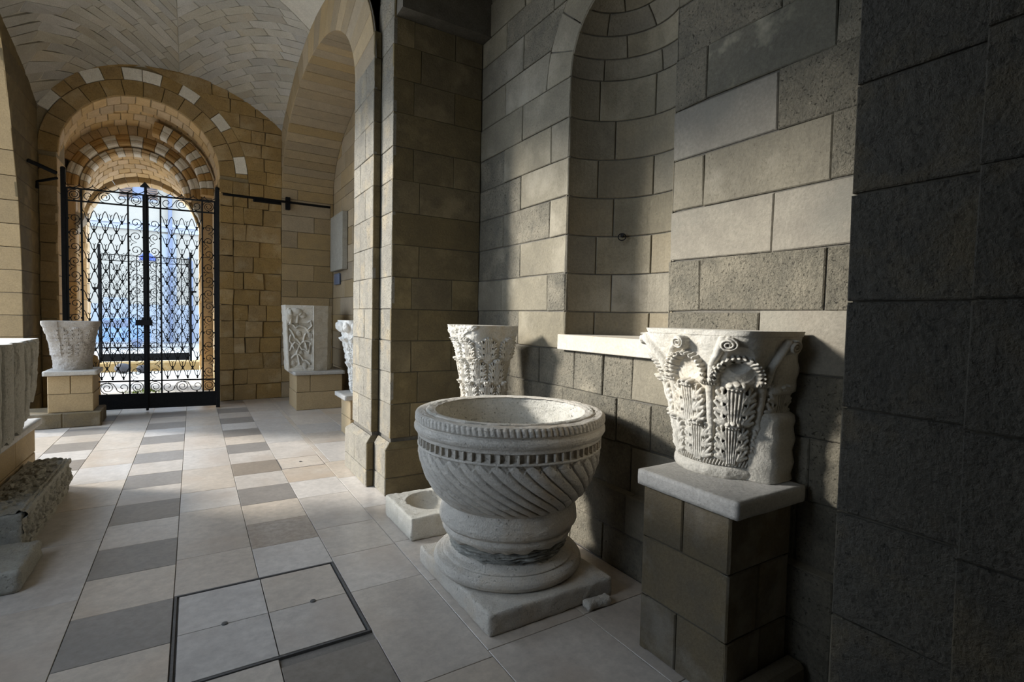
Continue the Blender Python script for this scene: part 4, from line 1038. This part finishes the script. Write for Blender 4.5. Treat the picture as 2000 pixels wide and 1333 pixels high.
def capital(name, c, label, zb, zt, ax, Rb, half, relief, mt, th0, th1, xcut=None, ycut=None, nu=420, nv=230, square=1., top_e=3.5, sub='bell', rot=0., cutnoise=.0):
    """half capital: surface of revolution base blending to a square abacus"""
    t = empty(name, (c[0], c[1], zb), label, 'capital')
    th = np.linspace(th0, th1, nu)[:, None]; vn = np.linspace(0, 1, nv)[None]
    H = relief.H
    cs, sn = np.cos(th-rot), np.sin(th-rot)
    sqr = 1/((np.abs(cs)**top_e+np.abs(sn)**top_e)**(1/top_e))
    bl = np.clip((vn-.15)/.75, 0, 1)**1.6*square
    Rm = Rb+(half-Rb)*(np.clip(vn, 0, 1)**1.5); R = Rm*((1-bl)+bl*sqr)
    D = R+H
    P = np.stack([c[0]+D*np.cos(th), c[1]+D*np.sin(th), zb+(zt-zb)*vn+0*D], -1)
    if xcut is not None: P[..., 0] = np.minimum(P[..., 0], xcut)
    grid(sub, P, mt, t)
    # top, bottom and back closures
    tp = P[:, -1]; bt = P[:, 0]; n_ = nu
    V = list(tp)+[tp.mean(0)]; link('top_face', V, [(i, i+1, n_) for i in range(n_-1)]+[(n_-1, 0, n_)], mt, t)
    V = list(bt)+[bt.mean(0)]; link('underside', V, [(i+1, i, n_) for i in range(n_-1)]+[(0, n_-1, n_)], mt, t)
    L0, L1 = P[0], P[-1]
    link('back_face', np.stack([L1, L0], 0).reshape(-1, 3), [(j, j+1, nv+j+1, nv+j) for j in range(nv-1)], mt, t)
    return t
# capital A on the near pedestal
nuA, nvA = 520, 270; th0, th1 = math.radians(95), math.radians(300); UA = .30*(th1-th0); HA = .68
ra = Relief(UA, HA, nuA, nvA)
U = lambda deg: .30*(math.radians(deg)-th0)
ra.stroke([(0, .025), (UA, .025)], .03, .020)
for k in range(70): ra.stroke([(k*.018, .062), (k*.018+.012, .085)], .006, .012)
for dg in (117, 150, 185, 220, 255, 290): ra.leaf(U(dg), .075, .17, .19, .030, 1.5)
for dg in (133, 176, 221, 266): ra.leaf(U(dg), .235, .185, .21, .030, 1.6)
for dg in (155, 199, 244): # calyx stems with roped collar
    ra.stroke([(U(dg), .20), (U(dg), .43)], .022, .022); 
    ra.stroke([(U(dg)-.03, .442), (U(dg)+.03, .442)], .014, .034)
    for k in range(7): ra.cut(U(dg)-.034+k*.0113, .442, .003, .013, .012)
for dg, sc_l, sc_r in ((155, (130, .62), (175, .618)), (199, (181, .0), (214, .618)), (244, (238, .0), (264, .61))):
    u0 = U(dg)
    for tgt in (sc_l, sc_r):
        if tgt[1] == 0: continue
        u1 = U(tgt[0]); sg = 1 if u1 > u0 else -1
        pts = [(u0+sg*.008, .45), (u0+(u1-u0)*.18, .52), (u0+(u1-u0)*.5, .58), (u1-sg*.02, tgt[1]+.018)]
        ra.stroke(pts, .018, .036); ra.blob(u1, tgt[1], .034, .034, .036, add=False, p=.25)
        ra.spiral(u1, tgt[1], .030, 2.3, .006, .052, -sg, PI/2)
        ra.cut(u1, tgt[1], .005, .005, .02)
for u0, u1, v1 in ((U(155), U(199), .565), (U(199), U(244), .55), (U(120), U(150), .54)):   # leafy arches between calyces
    um = (u0+u1)/2; hw = abs(u1-u0)/2*.78
    for k in range(17):
        a = PI*k/16; x_, y_ = um-hw*math.cos(a), .455+(v1-.455)*math.sin(a)
        ra.blob(x_, y_, .016, .014, .040, add=False, p=.4); ra.blob(x_+.012*math.cos(a)*-1, y_+.012*math.sin(a), .008, .010, .016)
        if k % 2: ra.cut(x_*.98+um*.02, y_-.006, .005, .009, .03, a)
    ra.blob(um, .50, hw*.75, .055, -.012)
ra.H += np.where(ra.vv > .655, .004, 0); ra.H += vnoise(ra.H.shape, 22, 2, 3)*.006
ra.blob(U(222), .55, .05, .06, -.045, p=1); 
cA = capital('corinthian_capital', (2.26, 1.60), 'large cut Corinthian capital with acanthus and scrolls, on the slab of the dark pedestal', .888, 1.568, None, .225, .318, ra, 'marble', th0, th1, xcut=2.335, nu=nuA, nv=nvA, top_e=6, square=1)
def capA_back():
    V = []; n_ = 26; e = []
    for i in range(n_):
        t_ = i/(n_-1); z = .89+.676*t_; y = 1.300-.010*t_+.085*math.exp(-((t_-.52)/.055)**2)+.006*math.sin(t_*40)
        e.append((y, z))
    pts = [(2.15, y+.03, z) for y, z in e]
    P = np.array([[(2.13, y+.10, z), (2.16, y+.012, z), (2.20, y, z), (2.30, y, z), (2.335, y+.008, z), (2.335, 1.89, z)] for y, z in e])
    P = P.transpose(1, 0, 2)[:, :, :]
    grid('uncut_back', P, 'marble', cA, smooth=False)
    L_ = P[:, -1]; link('uncut_back_top', list(L_)+[(2.13, 1.89, 1.566)], [(0, 1, 2, 3, 4, 5, 6)], 'marble', cA)
capA_back()
# ---- capital B behind the font, on its own pedestal
pB = empty('capital_pedestal', (2.0, 3.75, 0), 'block pedestal hidden behind the font under the sunlit capital', 'pedestal')
blocks_box(pB, 1.88, 2.28, 3.5, 4.0, [(0, .27, [3.7], [2.05]), (.27, .56, [], [2.0]), (.56, .812, [3.75], [])], 'ped')
tag(rough_box('pedestal_slab', 1.84, 2.31, 3.46, 4.04, .813, .87, 'travertine', None, .0015, 6, .03, rnd_=.005), 'travertine slab behind the font rim, under the sunlit capital', 'slab')
th0b, th1b = math.radians(110), math.radians(300); UB = .24*(th1b-th0b); rb = Relief(UB, .68, 440, 250); Ub = lambda d: .24*(math.radians(d)-th0b)
for dg in (125, 165, 205, 245, 285): rb.leaf(Ub(dg), .02, .155, .21, .032, 1.3)
for dg in (145, 185, 225, 265): rb.leaf(Ub(dg), .21, .15, .20, .032, 1.3)
for dg in (165, 205, 245, 285): rb.leaf(Ub(dg), .40, .14, .18, .026, 1.0)
rb.H += vnoise(rb.H.shape, 22, 12, 3)*.008
rb.H += np.where((rb.vv > .53) & (rb.uu < Ub(215)+.06*np.sin(rb.vv*40)), .012+vnoise(rb.H.shape, 30, 3, 3)*.02, 0)
capital('corinthian_capital', (2.055, 3.725), 'broken three-tiered acanthus capital behind the font, left flank sunlit', .872, 1.54, None, .175, .262, rb, 'marble', th0b, th1b, xcut=2.20, nu=440, nv=250, top_e=5)
# ---- left far: capital C on tan pedestal with stepped base
pC = empty('capital_pedestal', (-1.42, 9.35, 0), 'tan block pedestal on a broad footing, left of the gate', 'pedestal')
blocks_box(pC, -1.66, -1.18, 9.05, 9.55, [(.2, .45, [], []), (.45, .70, [9.3], [-1.42])], 'ped_tan')
for a, b_ in ((-1.98, -1.5), (-1.5, -1.09)): patch('footing_block', planeY(8.98), rect(a, b_, 0, .2), 'ped', pC, depth=.1, ch=.01)
MB().box(-1.98, -1.10, 8.99, 9.6, 0, .2, .012).build('footing', 'ped', pC)
tag(rough_box('pedestal_slab', -1.70, -1.13, 9.0, 9.6, .702, .765, 'travertine', None, .0015, 7, .03, rnd_=.005), 'pale slab on the tan pedestal left of the gate', 'slab')
th0c, th1c = math.radians(150), math.radians(390); Uc_ = .26*(th1c-th0c); rc = Relief(Uc_, .67, 300, 160); Uc = lambda d: .26*(math.radians(d)-th0c)
for dg in (262, 300, 338): rc.leaf(Uc(dg), .18, .15, .2, .014, .9)
for dg in (255, 285, 320): rc.leaf(Uc(dg), .38, .13, .2, .012, .8)
rc.H += vnoise(rc.H.shape, 14, 12, 3)*.012; rc.H += np.where((rc.uu < Uc(250)) & (rc.vv > .2), .012, 0)
capital('worn_capital', (-1.43, 9.32), 'worn grey capital on the tan pedestal at the left of the gate', .767, 1.435, None, .21, .295, rc, 'worn', th0c, th1c, nu=300, nv=160, top_e=8)
o = rough_box('worn_stone', -1.74, -1.33, 10.72, 11.05, .0, .86, 'portal', None, .02, 9, .02, rnd_=.10)
tag(o, 'rounded ochre stone standing behind the gate at its left foot', 'stone fragment')
# ---- right far: drum D with vine relief
pD = empty('drum_pedestal', (1.8, 9.4, 0), 'ochre block pedestal under the vine-carved stone right of the gate', 'pedestal')
blocks_box(pD, 1.44, 2.18, 9.06, 9.78, [(0, .3, [9.4], []), (.3, .585, [], [1.66])], 'ped_tan')
tag(rough_box('pedestal_slab', 1.40, 2.22, 9.02, 9.82, .586, .645, 'travertine', None, .0015, 8, .03, rnd_=.005), 'grey slab under the vine-carved stone right of the gate', 'slab')
def drum():
    t = empty('carved_vine_stone', (1.66, 9.42, .645), 'large pale stone carved with vine scrolls, on the pedestal right of the gate', 'carved stone')
    zb, zt = .646, 1.745
    # outline in plan: carved face (x 1.25..1.72), plain facet, rounded back
    def outline(f):   # f 0 bottom..1 top
        k = .05*(1-f)
        return np.array([(1.30+k, 9.72), (1.27+k, 9.3), (1.285+k, 9.17), (1.72, 9.10), (1.745, 9.10), (1.96-k*.2, 9.16), (2.06-k*.2, 9.33), (2.10-k, 9.55), (2.0, 9.72)])
    o0 = outline(0); L_ = np.r_[0, np.cumsum(np.linalg.norm(np.diff(o0, axis=0), axis=1))]; W_ = L_[-1]; nu, nv = 520, 300
    rl = Relief(W_, zt-zb, nu, nv); a, b_ = L_[2], L_[3]; w_ = b_-a
    rl.H += np.where((rl.uu > a+.02) & (rl.uu < b_-.03) & (rl.vv > .05) & (rl.vv < .80), -.036, 0)
    def st(pts, w=.017, h=.034): rl.stroke([(a+p*w_, q) for p, q in pts], w, h-.0, base=-.030)
    for loop in ([(.1, .78), (.35, .72), (.6, .74), (.8, .66), (.95, .70)], [(.12, .70), (.3, .55), (.5, .45), (.75, .50), (.92, .44)], [(.1, .35), (.3, .48), (.55, .36), (.8, .30), (.9, .48)], [(.15, .22), (.4, .28), (.6, .18), (.85, .12)], [(.5, .45), (.35, .30), (.45, .12)], [(.15, .6), (.1, .5), (.25, .38)], [(.7, .62), (.62, .52), (.75, .36)]):
        pts = []
        for i in range(len(loop)-1):
            for s_ in np.linspace(0, 1, 5)[:-1]:
                p = np.array(loop[i])*(1-s_)+np.array(loop[i+1])*s_; p = p+np.array([.0, .022*math.sin(s_*PI)]); pts.append(tuple(p))
        pts.append(loop[-1]); st(pts)
    for x_, y_ in ((.45, .62), (.28, .42), (.72, .42), (.5, .3), (.85, .6), (.2, .13), (.65, .09), (.35, .76)):
        rl.blob(a+x_*w_, y_, .04, .055, .024, .3, add=True)
        for i in range(-2, 3):
            for j in range(-3, 4): rl.cut(a+x_*w_+i*.017+(j % 2)*.008, y_+j*.016, .004, .004, .01)
    rl.blob(a+.35*w_, .98, .10, .07, .05); rl.blob(a+.12*w_, .93, .05, .12, .05); rl.blob(a+.6*w_, .93, .05, .05, .03)   # crouching animal, weathered
    rl.stroke([(a+.2*w_, .92), (a+.16*w_, .80)], .02, .04); rl.stroke([(a+.42*w_, .92), (a+.40*w_, .82)], .02, .035)
    rl.stroke([(a+.8*w_, .70), (a+.93*w_, .76), (a+.88*w_, .84), (a+.80*w_, .82)], .014, .028)
    rl.stroke([(b_, .03), (b_, 1.08)], .012, .012)
    rl.H += vnoise(rl.H.shape, 18, 14, 3)*.012
    P = np.zeros((nu, nv, 3)); u = np.linspace(0, W_, nu)
    for j in range(nv):
        o = outline(j/(nv-1)); x = np.interp(u, L_, o[:, 0]); y = np.interp(u, L_, o[:, 1])
        tx = np.gradient(x); ty = np.gradient(y); l = np.hypot(tx, ty)+1e-9; nx_, ny_ = ty/l, -tx/l
        P[:, j, 0] = x+nx_*rl.H[:, j]*1; P[:, j, 1] = y+ny_*rl.H[:, j]; P[:, j, 2] = zb+(zt-zb)*j/(nv-1)
    grid('carved_faces', P, 'marble', t)
    for nm, j, s_ in (('top_face', -1, 1), ('underside', 0, -1)):
        tp = P[:, j]; V = list(tp)+[tp.mean(0)]; link(nm, V, [(i, i+1, nu) if s_ > 0 else (i+1, i, nu) for i in range(nu-1)]+[(nu-1, 0, nu)], 'marble', t)
    link('back_face', np.stack([P[-1], P[0]], 0).reshape(-1, 3), [(j, j+1, nv+j+1, nv+j) for j in range(nv-1)], 'marble', t)
drum()
# ---- capital E half hidden behind the far pier
pE = empty('capital_pedestal', (1.95, 6.95, 0), 'ochre pedestal mostly hidden behind the far pier', 'pedestal')
blocks_box(pE, 1.72, 2.25, 6.72, 7.2, [(0, .25, [], []), (.25, .50, [], [2.0])], 'ped_tan')
tag(rough_box('pedestal_slab', 1.64, 2.29, 6.68, 7.24, .501, .56, 'travertine', None, .0015, 8, .03, rnd_=.005), 'bright slab corner showing just left of the far pier', 'slab')
re_ = Relief(1.2, .95, 260, 160)
for k in range(9): re_.leaf(.07+k*.135, .05, .13, .35, .03, 1.4)
for k in range(9): re_.leaf(.0+k*.135, .42, .13, .30, .035, 1.8, holes=False)
for k in range(9): re_.blob(.07+k*.135, .86, .06, .07, .05)
re_.H += vnoise(re_.H.shape, 18, 5, 3)*.02
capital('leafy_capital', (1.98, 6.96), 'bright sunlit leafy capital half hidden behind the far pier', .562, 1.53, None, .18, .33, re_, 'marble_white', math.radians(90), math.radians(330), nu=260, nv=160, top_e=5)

# ---- plaque fragments on the far-bay back wall
o = MB().box(XW-.11, XW-.006, 9.45, 10.35, 2.42, 3.45, .01); tag(o.build('wall_relief_slab', 'relief'), 'thick grey stone slab hung on the far-bay wall right of the gate', 'slab')
o = MB().box(XW-.05, XW-.006, 9.95, 10.3, 2.17, 2.38, .008); tag(o.build('wall_plaque', 'pipe'), 'small blue-grey plaque below the slab hung on the far-bay wall', 'plaque')
o = MB().box(XW-.03, XW-.006, 8.9, 8.98, 0, 3.8).box(XW-.03, XW-.006, 8.0, 8.08, 0, 3.8).box(XW-.03, XW-.006, 8.0, 8.98, 3.8, 3.88); struct(o.build('trim_1', 'pier_brown'), 'plain door surround on the far-bay wall')

# ---- left: relief panel F on slab and pedestal, carved cornice G on the floor, fragment H
pF = empty('relief_pedestal', (-1.5, 5.4, 0), 'tan pedestal at the left edge under the drapery relief', 'pedestal')
blocks_box(pF, -1.9, -1.225, 4.4, 6.2, [(0, .3, [5.2], [-1.5])], 'ped_tan')
for z0, z1 in ((.3, .545),):
    for y0, y1 in ((4.4, 5.0), (5.0, 5.6), (5.6, 6.2)): patch('block', planeX(-1.225, 1), rect(y0, y1, z0, z1), 'ped_tan', pF, depth=.04)
    patch('block', planeY(4.4), rect(-1.9, -1.225, z0, z1), 'ped_tan', pF, depth=.04); MB().box(-1.89, -1.237, 4.412, 6.188, .29, .545).build('core', 'ped_tan', pF)
tag(rough_box('pedestal_slab', -1.95, -1.18, 4.3, 6.24, .547, .60, 'travertine', None, .0015, 11, .04, rnd_=.005), 'long slab at the left edge under the drapery relief', 'slab')
def panel():
    t = empty('drapery_relief', (-1.3, 5.3, .6), 'thick broken stone slab carved with hanging drapery folds, at the left edge', 'relief')
    y0, y1, zb, zt = 4.45, 6.10, .605, 1.335; W_ = y1-y0; H_ = zt-zb
    rl = Relief(W_, H_, 420, 220)
    for x_, w_, h_ in ((.10, .10, .05), (.36, .13, .06), (.66, .13, .06), (.95, .13, .055), (1.13, .09, .06), (1.33, .09, .05), (1.47, .06, .03)):
        rl.stroke([(x_, -.05), (x_+.02*math.sin(x_*9), .3), (x_-.01, H_*.88)], w_, h_)
    for x_ in (.22, .52, .81, 1.04, 1.24): rl.cut(x_, .36, .03, .36, .03)
    for x_ in (.80, 1.20): rl.blob(x_, .56, .06, .12, .035); rl.cut(x_, .58, .022, .045, .035); rl.cut(x_-.07, .44, .03, .05, .03)
    rl.H += vnoise(rl.H.shape, 10, 41, 3)*.010
    u = np.linspace(0, W_, 420)[:, None]; v = np.linspace(0, 1, 220)[None]
    bot = np.interp(u[:, 0], (0, .5, .9, 1.1, 1.25, 1.35, 1.45, W_), (0, 0, .03, .10, .20, .27, .30, .42))+.012*np.sin(u[:, 0]*47)+.008*np.sin(u[:, 0]*91)
    Z = zb+bot[:, None]+(H_-bot[:, None])*v
    P = np.stack([-1.165+rl.H*.8-.015*(1-v), y0+u+0*v, Z], -1); P[..., 0] = np.minimum(P[..., 0], -1.075)
    grid('carved_face', P, 'relief', t)
    B = P.copy(); B[..., 0] = -1.62
    tpf = np.stack([P[:, -1], B[:, -1]], 1); grid('top_face', tpf[::-1], 'marble_white', t, smooth=False)  # top takes the whiter marble: sunlight on it is put into the colour
    bf = np.stack([P[:, 0], B[:, 0]], 1); grid('underside', bf, 'relief', t, smooth=False)
    ef = np.stack([P[-1], B[-1]], 1); grid('end_face', ef[::-1], 'relief', t, smooth=False)
    ef = np.stack([P[0], B[0]], 1); grid('end_face', ef, 'relief', t, smooth=False)
    grid('back_face', B[::8, ::8][::-1], 'relief', t, smooth=False)
    MB().box(-1.55, -1.3, 4.5, 5.7, .6, .9).build('tenon', 'relief', t)
panel()
def cornice():
    t = empty('carved_cornice', (-1.08, 5.1, 0), 'long carved cornice block with acanthus scrolls lying on the floor at left', 'carved stone')
    y0, y1 = 4.40, 5.83; nu, nv = 460, 200; x1, x0, zt = -.925, -1.20, .30
    # section path: side face bottom->top, then top face inward
    S_side = zt; S_top = x1-x0; W_ = y1-y0
    rl = Relief(W_, S_side+S_top, nu, nv)
    for k in range(7):
        c_ = .12+k*.205; sg = 1 if k % 2 else -1
        rl.spiral(c_, .15, .075, 1.6, .014, .022, sg, 0); rl.blob(c_, .15, .03, .03, .016)
        for j in range(6):
            a = j*PI/3; rl.stroke([(c_+.05*math.cos(a), .15+.05*math.sin(a)), (c_+.10*math.cos(a+.5*sg), .15+.10*math.sin(a+.5*sg))], .012, .016)
        rl.spiral(c_+.1, .44, .07, 1.4, .016, .022, -sg, 1); 
        for j in range(5):
            a = j*PI/2.5; rl.stroke([(c_+.1+.04*math.cos(a), .44+.04*math.sin(a)), (c_+.1+.1*math.cos(a+.6*sg), .44+.09*math.sin(a+.6*sg))], .014, .018)
    rl.stroke([(0, .275), (W_, .275)], .022, .022); rl.stroke([(0, .33), (W_, .33)], .012, .01)
    rl.H += vnoise(rl.H.shape, 18, 44, 3)*.016
    s = np.linspace(0, S_side+S_top, nv)[None]; u = np.linspace(0, W_, nu)[:, None]
    side = s < S_side
    X = np.where(side, x1, x1-(s-S_side)); Zc_ = np.where(side, s, zt); ku = np.clip((s-S_side)/.02, -1, 1)*PI/4+PI/4
    nx_, nz_ = np.cos(ku), np.sin(ku); hh = rl.H-.01
    notch = 0
    P = np.stack([X+nx_*hh+0*u, y0+u+notch+0*s, np.maximum(.0, Zc_+nz_*hh)], -1)
    grid('carved_faces', P, 'relief', t)
    rough_box('core', x0-.02, x1-.010, y0-.012, y1+.008, 0, zt-.012, 'relief', t, .006, 31, .015, rnd_=.02)
cornice()
o = rough_box('broken_moulding', -1.22, -.83, 3.84, 4.34, 0, .13, 'relief', None, .010, 23, .012, rnd_=.03)
tag(o, 'low broken moulding fragment on the floor at the near end of the carved cornice', 'stone fragment')
